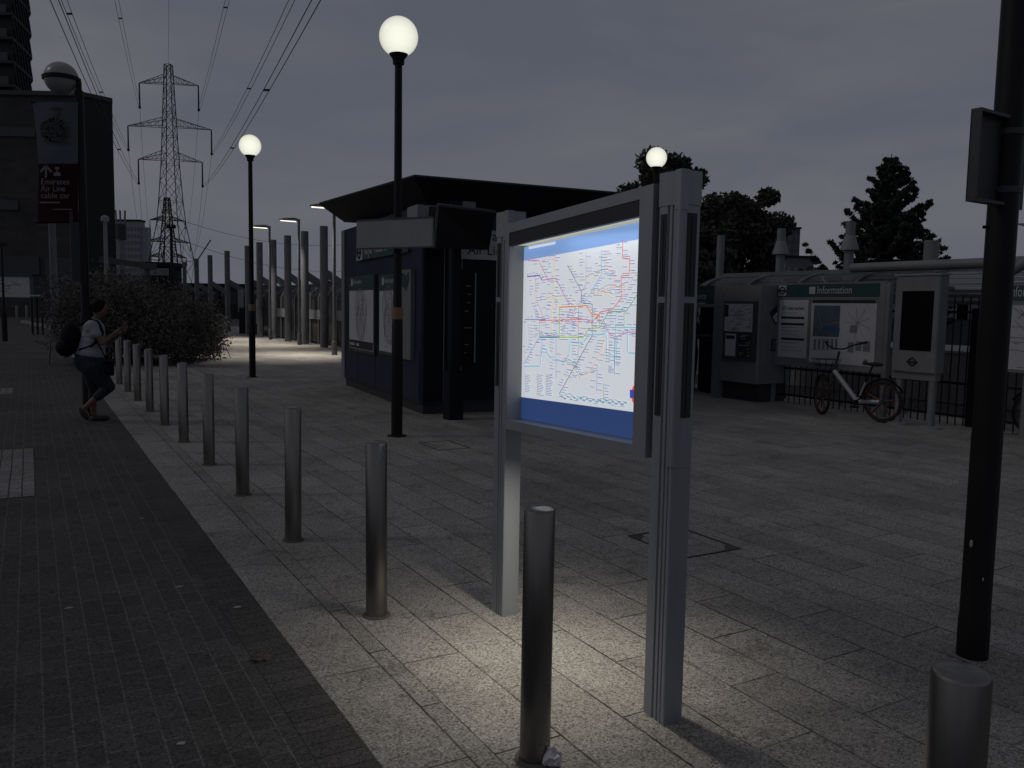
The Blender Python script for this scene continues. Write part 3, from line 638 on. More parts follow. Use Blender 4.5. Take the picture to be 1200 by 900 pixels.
# roof: wide bevelled sheet, rising towards the far end
bz = lambda p: 3.12 + .052 * p[1]; tz = lambda p: 3.545 + .045 * p[1]
m = MB(); m.prism([(.12, -.05), (4.1, -.05), (4.1, 5.5), (.12, 5.5)], bz, tz, [(-.32, -.55), (4.35, -.55), (4.35, 6.05), (-.32, 6.05)])
m.build('roof', ROOF, t)
m = MB(); m.prism([(-.30, -.53), (4.33, -.53), (4.33, 6.03), (-.30, 6.03)], lambda p: tz(p) + .001, lambda p: tz(p) + .03); m.build('roof_edge', mat('roof_edge', (.03, .031, .035), .6), t)
m = MB(); x_, z_ = KF(577, 214, 2.0); m.cyl((x_, 2.0, tz((0, 2))), (x_, 2.0, tz((0, 2)) + .14), .09); m.cyl((x_, 2.0, tz((0, 2)) + .14), (x_, 2.0, tz((0, 2)) + .18), .14); m.build('roof_vent', ALU_D, t)
m = MB(); m.box(-.18, .85, -.30, .20, 2.86, 3.16, .01); m.build('light_box', WHITEG, t)
m = MB(); xa, za = KF(541, 236, -.2); xb, zb_ = KF(556, 244, -.2); m.box(xa, xb, -.25, -.15, zb_, za); m.build('light_box', WHITEG, t)
# station name sign and poster cases on the left wall
def kl_rect(x0, y0, x1, y1, xx, th, mt, nm, par=None):
    a = KL(x0, y0, xx); b = KL(x1, y0, xx); c = KL(x0, y1, xx); d = KL(x1, y1, xx)
    ya, yb = (a[0] + c[0]) / 2, (b[0] + d[0]) / 2; z1 = (a[1] + b[1]) / 2; z0 = (c[1] + d[1]) / 2
    m = MB(); m.box(xx, xx + th, yb, ya, z0, z1); return m.build(nm, mt, par or t, smooth=False), (ya, yb, z0, z1)
ns, (ya, yb, z0, z1) = kl_rect(418, 281, 478, 301, -.05, .049, GREEN, 'name_sign')
m = MB(); m.box(-.055, -.0501, ya - .42, ya, z0, z1); m.build('roundel_plate', WTXT, ns)
m = MB(); m.torus((-.058, ya - .21, (z0 + z1) / 2), (1, 0, 0), .11, .02, 24, 6); m.box(-.066, -.057, ya - .37, ya - .05, (z0 + z1) / 2 - .025, (z0 + z1) / 2 + .025); m.build('roundel', INK, ns)
text('Royal Victoria', .32, (-.056, ya - .55, z0 + .09), (0, -1, 0), (0, 0, 1), WTXT, ns, fit=1.5)
def posterK(x0, x1, yh0, yh1, yp1, k, extra=None):
    cs, (ya, yb, z0, z1) = kl_rect(x0, yh0, x1, yp1, -.06, .059, GREYD, 'poster_case')
    h = .23
    m = MB(); m.box(-.066, -.0601, yb + .02, ya - .02, z1 - h, z1 - .01); m.build('header', GREEN, cs)
    m = MB(); m.box(-.069, -.0661, ya - .33, ya - .22, z1 - h + .05, z1 - .05); m.build('symbol_plate', WTXT, cs)
    text('Information', .12, (-.069, ya - .38, z1 - .15), (0, -1, 0), (0, 0, 1), WTXT, cs, fit=min(.62, (ya - yb) * .5))
    m = MB(); m.box(-.065, -.0601, yb + .05, ya - .05, z0 + .06, z1 - h - .05); m.build('poster', PAPER, cs)
    m = MB(); cy = (ya + yb) / 2; cz = (z0 + z1) / 2
    for q_ in range(7):
        rr = .10 + .05 * q_
        pts = [Vector((-.067 - .0002 * q_, cy + rr * (1 + .18 * math.sin(3 * a + q_)) * math.cos(a) * min(1, (ya - yb) / 1.05), cz + rr * 1.35 * math.sin(a) * (1 + .1 * math.cos(2 * a + q_)))) for a in [i * .35 for i in range(19)]]
        m.ribbon(pts, .012, NV)
    for q_ in range(10):
        a = q_ * .63; m.ribbon([Vector((-.0695, cy, cz)), Vector((-.0695, cy + .36 * math.cos(a), cz + .6 * math.sin(a)))], .008, NV)
    m.build('map_lines', INKG, cs, smooth=False)
    if k == 0:
        m = MB(); m.box(-.067, -.0651, yb + .07, ya - .07, z0 + .07, z0 + .22); m.build('caption_bar', INK, cs)
        m = MB(); [m.ribbon([Vector((-.069, ya - .14 - .12 * i, z0 + .14)), Vector((-.069, ya - .21 - .12 * i, z0 + .14))], .05, NV) for i in range(6) if i != 3]; m.build('caption_marks', WTXT, cs, smooth=False)
posterK(409, 438.5, 323, 338, 413, 0); posterK(444, 470, 321, 338, 417, 1)
cs, (ya, yb, z0, z1) = kl_rect(469, 316, 481, 421, -.07, .069, GREYP, 'poster_case')
m = MB(); 
for i in range(26): 
    yy = rnd.uniform(yb + .12, ya); zz = rnd.uniform(z0 + 1.15, z1 - .08); s_ = rnd.uniform(.04, .11)
    m.poly([(-.072 - .0002 * i, yy + s_ * math.cos(k * 1.05 + i) * rnd.uniform(.6, 1.1), zz + s_ * math.sin(k * 1.05 + i) * rnd.uniform(.6, 1.1)) for k in range(6)])
m.build('leaf_graphic', GREEN, cs, smooth=False)
# front face: white sign, dark machine niche
xa, za = KF(541, 268, -.05); xb, zc = KF(604, 306, -.05)
m = MB(); m.box(xa, xb, -.06, -.013, zc, za); sg = m.build('white_sign', mat('sign_white_dull', (.42, .43, .44), .6), t, smooth=False)
text('Emirates', .21, (xa + .10, -.0625, zc + .30), (1, 0, 0), (0, 0, 1), INK, sg, fit=(xb - xa) * .80)
text('Air Line', .21, (xa + .10, -.0625, zc + .075), (1, 0, 0), (0, 0, 1), INK, sg, fit=(xb - xa) * .72)
xa, za = KF(540, 311, 0); xb, zc = KF(553, 440, 0)
m = MB(); m.box(xa - .02, xb + .03, -.05, -.0125, .75, 2.25); nc = m.build('machine_panel', SCREEN, t)
m = MB(); m.box(xb + .01, xb + .03, -.06, -.0505, .8, 2.2); [m.box(xa + .02 + rnd.uniform(0, .1), xa + .08 + rnd.uniform(0, .1), -.056, -.0505, .95 + i * .13, .962 + i * .13) for i in range(9)]; m.build('button_marks', WHITEG, nc)
for xx in (.35, .52, .64):
    m = MB(); m.box(xx, xx + .012, -.022, -.0125, .2, 2.8); m.build('joint_strip', GREYP, t)

# ------------------------------------------------------------------ monitor mast in front of the kiosk
g = G(531, 491); q = gl(g)
t = thing('display_mast', 'dead black display screen on a dark mast in front of the kiosk', 'screen mast', q.x, q.y)
m = MB(); m.box(q.x - .12, q.x + .12, q.y - .12, q.y + .12, 0, .72, .02); m.build('mast_base', NAVY_D, t)
m = MB(); m.box(q.x - .075, q.x + .075, q.y - .075, q.y + .075, .721, 3.2, .02); m.build('mast', NAVY_D, t)
pts = [gl(AT(x, y, Y)) for x, y, Y in ((513, 242, 11.6), (580, 250, 12.6), (573, 293, 12.6), (509, 291, 11.6))]
nrm = (pts[1] - pts[0]).cross(pts[3] - pts[0]).normalized(); back = -nrm * .16
if gl(g - CAM).dot(back) < 0: back = -back
m = MB(); P8 = pts + [p + back for p in pts]; n0 = len(m.v); m.v += [tuple(p) for p in P8]
for f in ((0, 3, 2, 1), (4, 5, 6, 7), (0, 1, 5, 4), (1, 2, 6, 5), (2, 3, 7, 6), (3, 0, 4, 7)): m.f.append(f); m.m.append(0)
m.build('screen_housing', SCREEN, t, smooth=False)
m = MB(); m.tube([pts[0] + Vector((0, 0, .02)), pts[1] + Vector((0, 0, .02))], .028, 6); m.tube([pts[0], pts[3]], .018, 6); m.build('screen_hood', GREYD, t)

# ------------------------------------------------------------------ right black pole with sign seen from behind
g = G(1139, 768); q = gl(g)
t = thing('lamp_pole', 'thick black pole at the right edge carrying a sign plate seen from behind', 'pole', q.x, q.y)
c = (q.x, q.y, 0)
MB().lathe(c, [(.072, 0), (.072, .19), (.0685, .20), (.0685, 1.1), (.0665, 1.12), (.066, 3.0), (.062, 6.0)], 32).build('post', BLACK, t)
sl = Vector((-.93, .37, 0))     # direction of plate in the grid frame, found from the photograph
Y = g.y
a = gl(AT(1139, 128, Y - .18)); b_ = gl(AT(1172, 140, Y - .1)); bot = gl(AT(1131, 236, Y - .18))
e1 = Vector((a.x, a.y, 0)); e2 = Vector((q.x, q.y, 0)) + (Vector((a.x - q.x, a.y - q.y, 0)).normalized() * .075)
dv = (e2 - e1).normalized(); nvv = Vector((-dv.y, dv.x, 0))
fa = gl(Vector((0, 0, 0))) - Vector((q.x, q.y, 0))
if nvv.dot(fa) > 0: nvv = -nvv
m = MB(); slabseg(m, e1, e2 + dv * .25, bot.z, a.z, .006); m.build('sign_plate', mat('sign_back', (.030, .031, .035), .5, .3), t)
m = MB(); 
for zc in (a.z - .012, bot.z): slabseg(m, e1 - nvv * .02, e2 - nvv * .02, zc, zc + .014, .045)
slabseg(m, e1 - nvv * .02, e1 - nvv * .02 + dv * .012, bot.z + .015, a.z - .013, .045); m.build('sign_flange', mat('sign_rim', (.05, .052, .056), .5, .3), t)
for zc in (a.z - .08, bot.z + .06):
    MB().lathe(c, [(.068, zc), (.0725, zc + .003), (.0725, zc + .028), (.068, zc + .031)], 32).build('clamp_band', GREYD, t)
p = gl(AT(1156, 266, Y)); MB().cyl((p.x - .01, p.y + .01, p.z), (q.x, q.y, p.z), .008).build('bolt', BLACK, t)
m = MB()
for (px, py, s_) in ((1138, 637, .012), (1152, 679, .006)):
    pp = gl(AT(px, py, Y - .0725)); m.ball(pp, s_, 8, 6, (.6, .6, 1.6))
m.build('sticker_scrap', WTXT, t)

# ------------------------------------------------------------------ right-hand station frontage
def pbox(mb, x0, y0, x1, y1, v0, th):       # box whose front face is the photographed rectangle on plane v0
    a = RP(x0, y0, x1, y1, v0); mb.box(v0, v0 + th, a[1], a[0], a[2], a[3]); return a
def scribble(m, a, v, n, horizontal=True, wd=.006):
    for i in range(n):
        u = rnd.uniform(a[1] + .03, a[0] - .03); z = rnd.uniform(a[2] + .03, a[3] - .03); ln = rnd.uniform(.05, .25)
        m.ribbon([Vector((v, u, z)), Vector((v, max(a[1] + .02, u - ln), min(a[3] - .02, max(a[2] + .02, z + rnd.choice((0, 0, ln, -ln)) * (.0 if horizontal else .8)))))], wd, NV)
IV = 12.0
def roundel(par, v, u, z, r, ring=INK):
    m = MB(); m.torus((v, u, z), (1, 0, 0), r, r * .2, 24, 6); m.box(v - .006 - r * .2, v, u - r * 1.5, u + r * 1.5, z - r * .22, z + r * .22); m.build('roundel', ring, par)
t = thing('information_board', 'wide station information board with teal header behind the parked bicycle', 'notice board', IV, 10.0)
a = RP(906, 331, 1036, 432, IV)
uL = a[0]; uR = a[1]
m = MB(); m.box(IV, IV + .12, uR, uL, a[2], a[3], .01); brd = m.build('board', GREYP, t)
m = MB(); m.box(IV + .01, IV + .11, uL - .04, uL + .05, 0, a[3] - .02, .01); m.build('post', GREYP, t)
m = MB(); m.box(IV + .01, IV + .11, uR - .07, uR + .02, 0, a[3] - .02, .01); m.build('post', GREYP, t)
m = MB(); h = RP(911, 333, 1031, 347.5, IV); m.box(IV - .01, IV - .001, h[1], h[0], h[2], h[3]); m.build('header', GREEN, t)
m = MB(); r = RP(913, 334.5, 922, 346.5, IV); m.box(IV - .015, IV - .011, r[1], r[0], r[2], r[3]); pl = m.build('symbol_plate', WTXT, t)
roundel(t, IV - .018, (r[0] + r[1]) / 2, (r[2] + r[3]) / 2, .062)
m = MB(); r = RP(949, 336, 956, 344.5, IV); m.box(IV - .015, IV - .011, r[1], r[0], r[2], r[3]); m.build('symbol_plate', WTXT, t)
r = RP(958, 336, 998, 344.5, IV); text('Information', .19, (IV - .012, r[0], r[2] + .005), (0, -1, 0), (0, 0, 1), WTXT, t, fit=abs(r[0] - r[1]))
m = MB(); p1 = pbox(m, 912.5, 351.5, 946, 419, IV - .012, .011); ps = m.build('poster', PAPER, t)
m = MB()
for k in (371, 378.5, 396): r = RP(916, k, 943, k + 2.6, IV); m.box(IV - .016, IV - .0121, r[1], r[0], r[2], r[3])
m.build('text_bars', INK, ps)
r = RP(917, 358, 943, 363, IV); text('DLR ticket machines', .09, (IV - .0135, r[0], r[2]), (0, -1, 0), (0, 0, 1), INK, ps, fit=abs(r[0] - r[1]))
m = MB()
for k in (366, 383, 387, 391, 401, 406, 410): r = RP(916, k, 941, k + .8, IV); m.ribbon([Vector((IV - .0135, r[0], r[2])), Vector((IV - .0135, r[1] + rnd.uniform(0, .15), r[2]))], .010, NV)
m.build('small_print', INKG, ps, smooth=False)
m = MB(); p2 = pbox(m, 949.5, 355.5, 1026, 427, IV - .012, .011); ps = m.build('poster', PAPER, t)
m = MB(); r = RP(953, 351.5, 1026, 354.8, IV); m.box(IV - .012, IV - .001, r[1], r[0], r[2], r[3]); m.build('title_bar', INK, t)
m = MB(); r = RP(954, 358, 984.5, 394.5, IV); m.box(IV - .015, IV - .0121, r[1], r[0], r[2], r[3]); m.build('district_map', MAPB, ps); am = r
m = MB(); m.ribbon([Vector((IV - .0165, lerp(am[0], am[1], x), lerp(am[3], am[2], y))) for x, y in ((.05, .05), (.2, .35), (.35, .7), (.7, .98))], .018, NV); m.ribbon([Vector((IV - .0165, lerp(am[0], am[1], x), lerp(am[3], am[2], y))) for x, y in ((.4, .62), (.7, .58), (.98, .5))], .02, NV); m.build('map_roads', MAPT, ps, smooth=False)
m = MB(); m.ribbon([Vector((IV - .018, lerp(am[0], am[1], x), lerp(am[3], am[2], y))) for x, y in ((.42, .72), (.98, .78))], .09, NV); m.build('map_water', mat('map_dock_blue', (.03, .09, .2), .7), ps, smooth=False)
m = MB(); r = RP(990, 362, 1022, 395, IV)
for i in range(9):
    aa = i * .7; cu_, cz_ = (r[0] + r[1]) / 2, (r[2] + r[3]) / 2; m.ribbon([Vector((IV - .0135, cu_, cz_)), Vector((IV - .0135, cu_ + .26 * math.cos(aa), cz_ + .26 * math.sin(aa)))], .012, NV)
m.build('map_roads', mat('map_pale_road', (.28, .26, .21), .7), ps, smooth=False)
m = MB()
for (x0, y0, x1, y1) in ((997, 381, 1005, 390), (994, 401, 1001, 413), (1003, 400, 1010, 411), (1012, 400, 1020, 412)): r = RP(x0, y0, x1, y1, IV); m.box(IV - .017, IV - .0135, r[1], r[0], r[2], r[3])
for i in range(6):
    r = RP(954 + 5 * i, 397, 957 + 5 * i, 410, IV); m.box(IV - .0145, IV - .0122, r[1], r[0], r[2], r[3])
m.build('text_blocks', INKG, ps)
r = RP(1015, 420, 1020, 424, IV); roundel(ps, IV - .015, r[0], r[2], .03)

# second board at right edge
t = thing('information_board', 'information board cut off by the right edge, behind the black pole', 'notice board', 11.7, 5.2)
BV = 11.7
m = MB(); a = RP(1160, 333, 1330, 440, BV); m.box(BV, BV + .12, a[1], a[0], a[2], a[3], .01); m.build('board', GREYP, t)
m = MB(); m.box(BV + .01, BV + .11, a[0] - .09, a[0] + .02, 0, a[3]); m.build('post', GREYP, t)
m = MB(); m.box(BV + .01, BV + .11, a[1] - .02, a[1] + .09, 0, a[3]); m.build('post', GREYP, t)
m = MB(); h = RP(1176, 334, 1325, 352, BV); m.box(BV - .01, BV - .001, h[1], h[0], h[2], h[3]); m.build('header', GREEN, t)
r = RP(1183, 337, 1232, 347, BV); text('Information', .20, (BV - .012, r[0], r[2] - .005), (0, -1, 0), (0, 0, 1), WTXT, t, fit=abs(r[0] - r[1]))
m = MB(); p = RP(1176, 358, 1320, 437, BV); m.box(BV - .012, BV - .001, p[1], p[0], p[2], p[3]); ps = m.build('poster', PAPER, t)
m = MB(); scribble(m, p, BV - .014, 60, False, .010); m.build('map_lines', INKG, ps, smooth=False)

# digital totem
t = thing('digital_totem', 'grey information totem with dead black screen on two round legs', 'totem', 11.4, 8.0)
TV = 11.35
a = RP(1047, 323, 1099, 436, TV)
m = MB(); m.box(TV, TV + .22, a[1], a[0], a[2], a[3], .015); m.build('housing', GREYP, t)
m = MB(); m.box(TV - .02, TV + .24, a[1] - .02, a[0] + .02, a[3] + .001, a[3] + .03); m.build('lid', WHITEG, t)
m = MB(); r = RP(1056, 341, 1093, 411, TV); m.box(TV - .006, TV - .001, r[1], r[0], r[2], r[3]); m.build('screen', SCREEN, t)
r = RP(1069, 423, 1070, 424, TV); roundel(t, TV - .008, r[0], r[2], .055)
m = MB(); b_ = RP(1047, 437, 1099, 448, TV + .11); m.box(TV + .05, TV + .17, b_[1] - .0, b_[0], a[2] - .12, a[2] - .001, .01); m.build('cross_beam', GREYP, t)
for uu in (a[1] + .09, a[0] - .09):
    m = MB(); m.lathe((TV + .11, uu, 0), [(.055, .04), (.055, a[2] - .121)], 20); lg = m.build('leg', GREYP, t)
    MB().lathe((TV + .11, uu, 0), [(.15, 0), (.145, .03), (.06, .04)], 24).build('foot', WHITEG, lg)

# ticket shelter
TK = 11.55
t = thing('ticket_shelter', 'grey ticket machine shelter with poster case and teal Tickets header', 'ticket shelter', TK, 11.9)
a = RP(844, 334, 889, 448, TK)
m = MB(); m.box(TK, TK + .9, a[1], a[0], a[2], a[3], .02); m.build('cabinet', GREYP, t)
m = MB(); m.box(TK + .12, TK + .8, a[1] + .08, a[0], 0, a[2] - .001); m.build('plinth', ALU_D, t)
o_ = RP(800, 336, 833, 350, TK)
uo = a[0] + 1.75
m = MB(); m.box(TK + .02, TK + .14, a[0] + .001, a[0] + .22, 0, a[3] - .001); m.build('pillar', GREYP, t)
m = MB(); m.box(TK + .02, TK + .14, uo, uo + .12, 0, a[3] - .001); m.build('pillar', GREYP, t)
m = MB(); m.box(TK + .03, TK + 1.3, a[0] + .221, uo - .001, a[3] - .09, a[3]); m.box(TK + 1.2, TK + 1.3, a[0] + .221, uo - .001, 0, a[3] - .091); m.build('rear_wall', ALU_D, t)
m = MB(); m.box(TK + .02, TK + .12, a[0] + .222, uo - .002, a[3] - .31, a[3] - .091); m.build('header', GREEN, t)
text('Tickets', .17, (TK + .018, a[0] + .222 + .78, a[3] - .26), (0, -1, 0), (0, 0, 1), WTXT, t, fit=.56)
m = MB(); m.box(TK + .02, TK + .08, a[0] + .222, uo - .002, a[3] - .42, a[3] - .36); m.build('crossbar', GREYP, t)
m = MB(); m.box(TK + .5, TK + 1.19, a[0] + .35, a[0] + 1.15, 0, 1.75, .03); mc = m.build('ticket_machine', NAVY_D, t)
m = MB(); m.box(TK + .485, TK + .499, a[0] + .45, a[0] + .62, 1.15, 1.5); m.build('machine_screen', GREYP, mc)
m = MB(); r = RP(849, 353, 887.5, 422.5, TK); m.box(TK - .04, TK - .001, r[1], r[0], r[2], r[3]); pc = m.build('poster_case', GREYD, t)
m = MB(); r = RP(849.5, 356, 882, 388.5, TK - .04); m.box(TK - .045, TK - .0401, r[1], r[0], r[2], r[3]); m.build('poster', PAPER, pc)
m = MB(); scribble(m, r, TK - .047, 40, False, .009); m.build('map_lines', INKG, pc, smooth=False)
m = MB(); r = RP(850, 391, 862, 417, TK - .04); m.box(TK - .045, TK - .0401, r[1], r[0], r[2], r[3]); m.build('poster', PAPER, pc)
m = MB(); r2_ = RP(851, 393, 861, 397, TK - .04); m.box(TK - .049, TK - .0451, r2_[1], r2_[0], r2_[2], r2_[3]); r2_ = RP(850, 357, 854, 371, TK - .04); m.box(TK - .049, TK - .0451, r2_[1], r2_[0], r2_[2], r2_[3]); m.build('text_bars', INK, pc)
m = MB(); r = RP(864, 391, 880, 420, TK - .04); m.box(TK - .045, TK - .0401, r[1], r[0], r[2], r[3]); m.build('dark_poster', INK, pc)
m = MB(); scribble(m, r, TK - .047, 14, True, .015); m.build('poster_marks', WHITEG, pc, smooth=False)
# tilted notice on the side face (plane u = a[1])
us_ = a[1] - .004
def side(v, z): return (us_, v, z)
m = MB(); cv, cz = TK + .55, 1.72
rot = lambda dx, dz: (cv + dx * .78 - dz * .62, us_ , cz + dx * .62 + dz * .78)
for (x0, x1, y0, y1, mi, dd_) in ((-.28, .28, -.14, .14, 0, 0), (-.25, .25, -.11, .03, 1, .003)):
    m.mi = mi; P = [rot(x0, y0), rot(x1, y0), rot(x1, y1), rot(x0, y1)]
    m.quad(*[(p[0], p[1] - dd_, p[2]) for p in P])
m.mi = 0; m.box(cv - .22, cv + .22, us_ - .003, us_, .95, 1.18); m.mi = 2; m.box(cv - .19, cv + .05, us_ - .006, us_ - .0031, .98, 1.15)
m.build('side_notice', [INK, PAPER, MAPB], t, smooth=False)

# railing
t = thing('railing', 'black vertical bar railing running behind the information boards and bicycle', 'railing', 12.25, 8)
RV = 12.25
for z0 in (.12, .62): m = MB(); m.box(RV - .012, RV + .012, 2.0, 11.2, z0, z0 + .04); m.build('rail', BLACK, t)
m = MB(); m.box(RV - .012, RV + .012, 2.0, 9.05, 1.70, 1.74); m.build('rail', BLACK, t)
m = MB(); m.cyl((RV, 2.0, .0), (RV, 2.0, 1.95), .011, seg=6); br0 = m.build('bar', BLACK, t)
nb = 0; u_ = 2.12
while u_ < 11.15:
    c = br0.copy(); COL.objects.link(c); c.location = (0, u_ - 2.0, 0)
    u_ += .125; nb += 1
for uu in (RP(1140, 380, 1141, 500, RV)[0],):
    m = MB(); m.box(RV - .05, RV + .05, uu - .05, uu + .05, 0, 1.78); m.build('gate_post', BLACK, t)

# ------------------------------------------------------------------ platform side beyond the railing
m = MB(); m.box(15.2, 19.5, -6, 60, 0, .95)
m.solo('platform', CONC, 'long low concrete railway platform beyond the black railing', 'platform', 15.2, 0, kind='structure')
m = MB(); m.box(15.18, 15.6, -6, 60, .951, 1.0); m.solo('platform_edge', WHITEG, 'pale edge strip on the railway platform', 'platform', 15.2, 0, kind='structure')
def low_building(name, px0, px1, ytop, Y, dep, mt, label, win=None, zb0=0.0, cat='building', wm=None, grid=None, group=None):
    a = AT(px0, ytop, Y); b_ = AT(px1, ytop, Y); h = (a.z + b_.z) / 2
    t = thing(name, label, cat, world=Vector(((a.x + b_.x) / 2, Y, 0)), group=group)
    m = MB(); m.box(a.x, b_.x, Y, Y + dep, zb0, h); m.build('wall', mt, t, smooth=False)
    m = MB(); m.box(a.x - .2, b_.x + .2, Y - .2, Y + dep + .2, h + .001, h + .35); m.build('roof', ROOF, t, smooth=False)
    if grid:
        nx, nz, ww, wh = grid
        for i in range(nx):
            for k in range(nz):
                x = lerp(a.x, b_.x, (i + .5) / nx); z = lerp(2.0, h - 1.0, (k + .5) / nz)
                m = MB(); m.box(x - ww / 2, x + ww / 2, Y - .06, Y - .002, z - wh / 2, z + wh / 2); m.build('window', wm or GLASS, t, smooth=False)
    return t
# far platform row of columns with triangular brackets
def column(v, u, h, r, label, group, fin=None, cone=False, mt=COLG):
    t = thing('canopy_column', label, 'column', v, u, group)
    MB().lathe((v, u, 0), [(r, 0), (r, h - .01), (r - .01, h)], 20).build('shaft', mt, t)
    if fin:
        m = MB(); m.prism([(0, 0), (1, 0), (0, 1)], -.02, .02)
        m.v = [(v + r * .8 + x * fin[0], u + z, fin[1] + (-x) * 0 + y * fin[2]) for x, y, z in m.v]; m.build('bracket', mt, t)
    if cone:
        MB().lathe((v, u, 0), [(r + .01, h - .93), (.29, h - .91), (.29, h - .88), (r + .01, h - .44)], 4 if False else 20).build('collar', WHITEG, t)
    return t
for i, (px, py, Y, wh) in enumerate(((845, 276, 33.6, False), (916, 268, 30.2, True), (997, 260, 27.5, True))):
    p = AT(px, py, Y); q = gl(p); column(q.x, q.y, p.z, .15, ['slim grey canopy column rising left of the ticket shelter roof', 'grey canopy column with cone collar above the ticket shelter', 'grey canopy column with cone collar in front of the conifer'][i], 'canopy columns on the far platform', cone=wh, mt=GREYP)
p = AT(1092, 282, 17.5); q = gl(p); column(q.x, q.y, p.z, .145, 'short thick grey column above the totem, right of the conifer', 'canopy columns on the far platform', mt=GREYP)
# station canopy on the right: pipe, curved glass, ribs
t = thing('platform_canopy', 'curved glazed platform canopy with pale ribs and long pipe, behind the totem', 'canopy', 13.5, 6)
pz_ = RP(1030, 316, 1160, 324, 13.1)
m = MB(); m.cyl((13.1, 10.3, 2.50), (13.1, 3.0, 2.50), .085, seg=20); m.build('pipe', GREYP, t)
def arc(v0, zc, r, n=8): return [(v0 + r - r * math.cos(k / n * math.pi / 2), zc + r * .62 * math.sin(k / n * math.pi / 2)) for k in range(n + 1)]
pf = arc(12.75, 1.85, .95)
m = MB()
for k in range(len(pf) - 1): m.quad((pf[k][0], 14.2, pf[k][1]), (pf[k][0], 2.0, pf[k][1]), (pf[k + 1][0], 2.0, pf[k + 1][1]), (pf[k + 1][0], 14.2, pf[k + 1][1]))
gz = m.build('glazing', PANE, t, angle=80); md = gz.modifiers.new('thick', 'SOLIDIFY'); md.thickness = .012
for k in range(10):
    uu = 2.3 + k * 1.3; m = MB(); m.tube([(12.74, uu, .0)] + [(x - .01, uu, z) for x, z in pf], .03, 8); m.build('rib', GREYP, t)
m = MB(); m.box(13.65, 13.75, 2, 14.2, 2.42, 2.52); m.build('gutter', GREYP, t)
# canopy end at the right edge
t = thing('canopy_end', 'pale slanting canopy end at the right edge of the picture', 'canopy', 13.5, .5)
a = gl(AT(1163, 331, 12.0)); b_ = gl(AT(1215, 300, 11.4)); m = MB(); m.tube([a, b_, b_ + Vector((0, -1.5, .0))], .07, 12); m.tube([b_, Vector((b_.x, b_.y, 0))], .06, 12); m.build('frame_tube', GREYP, t)
a = gl(AT(1189, 262, 12.0)); m = MB(); m.poly([tuple(a), tuple(a + Vector((.4, -.5, -.2))), tuple(a + Vector((.4, -.5, .02)))]); o = m.build('roof_tip', GREYP, t); md = o.modifiers.new('thick', 'SOLIDIFY'); md.thickness = .04

# ------------------------------------------------------------------ left station frontage: columns, canopy, street lights
pxs = [(379.5, 265, 32.7), (357, 271, 35.0), (337, 276, 37.6), (320, 281, 40.1), (304, 284, 42.0), (290, 288, 44.8), (266, 294, 49.7), (246, 299, 54.7), (230, 303, 60), (216, 307, 66)]
NMC = ['nearest', 'second', 'third', 'fourth', 'fifth', 'sixth', 'seventh', 'eighth', 'ninth', 'farthest']
for i, (px, py, Y) in enumerate(pxs):
    p = AT(px, py, Y); q = gl(p)
    t = column(q.x, q.y, p.z, .155, f'tall grey canopy column, {NMC[i]} of the row left of the kiosk', 'canopy columns receding left of the kiosk')
    m = MB(); r = .12; n0 = .035
    pts = [(r, p.z - 2.0), (r, p.z - 1.65), (1.25, p.z - 2.35), (1.25, p.z - 2.5), (.75, p.z - 2.42)]
    k = len(pts); m.v = [(q.x + x, q.y - n0, z) for x, z in pts] + [(q.x + x, q.y + n0, z) for x, z in pts]
    m.f = [tuple(range(k)), tuple(range(2 * k - 1, k - 1, -1))] + [(j, (j + 1) % k + 0, (j + 1) % k + k, j + k) for j in range(k)]; m.m = [0] * len(m.f)
    m.build('bracket', COLG, t)
    if i == 0: q0 = q
# shelter glazing behind them
t = thing('platform_shelter', 'long curved shelter of dark glazing and ribs behind the grey columns', 'shelter', 10.6, 36)
pf = arc(10.3, 1.9, .9)
m = MB()
for k in range(len(pf) - 1): m.quad((pf[k][0] + .2, 48, pf[k][1]), (pf[k][0] + .2, 22, pf[k][1]), (pf[k + 1][0] + .2, 22, pf[k + 1][1]), (pf[k + 1][0] + .2, 48, pf[k + 1][1]))
m.quad((10.5, 48, .1), (10.5, 22, .1), (10.5, 22, 1.9), (10.5, 48, 1.9))
gz = m.build('glazing', PANE, t, angle=80); md = gz.modifiers.new('thick', 'SOLIDIFY'); md.thickness = .012
for k in range(22):
    uu = 22.4 + k * 1.2; m = MB(); m.tube([(10.47, uu, 0)] + [(x + .18, uu, z) for x, z in pf], .028, 6); m.build('rib', GREYP, t)
for u0_, u1_ in ((26.5, 28.6), (29.2, 32.4), (33.5, 37.0), (39, 41.5)):
    m = MB(); m.box(10.44, 10.46, u0_, u1_, 1.05, 1.45); m.build('panel', GREYP, t)
m = MB(); m.box(11.35, 11.5, 22, 48, 2.42, 2.6); m.build('gutter', GREYD, t)
m = MB(); m.box(10.9, 11.6, 22, 48, 0, 1.9); m.build('rear_wall', ALU_D, t)
m = MB(); m.box(10.40, 10.43, 30.2, 30.9, .7, 2.0); m.box(10.40, 10.43, 44.0, 45.2, .6, 1.9); m.build('notice', WHITEG, t)
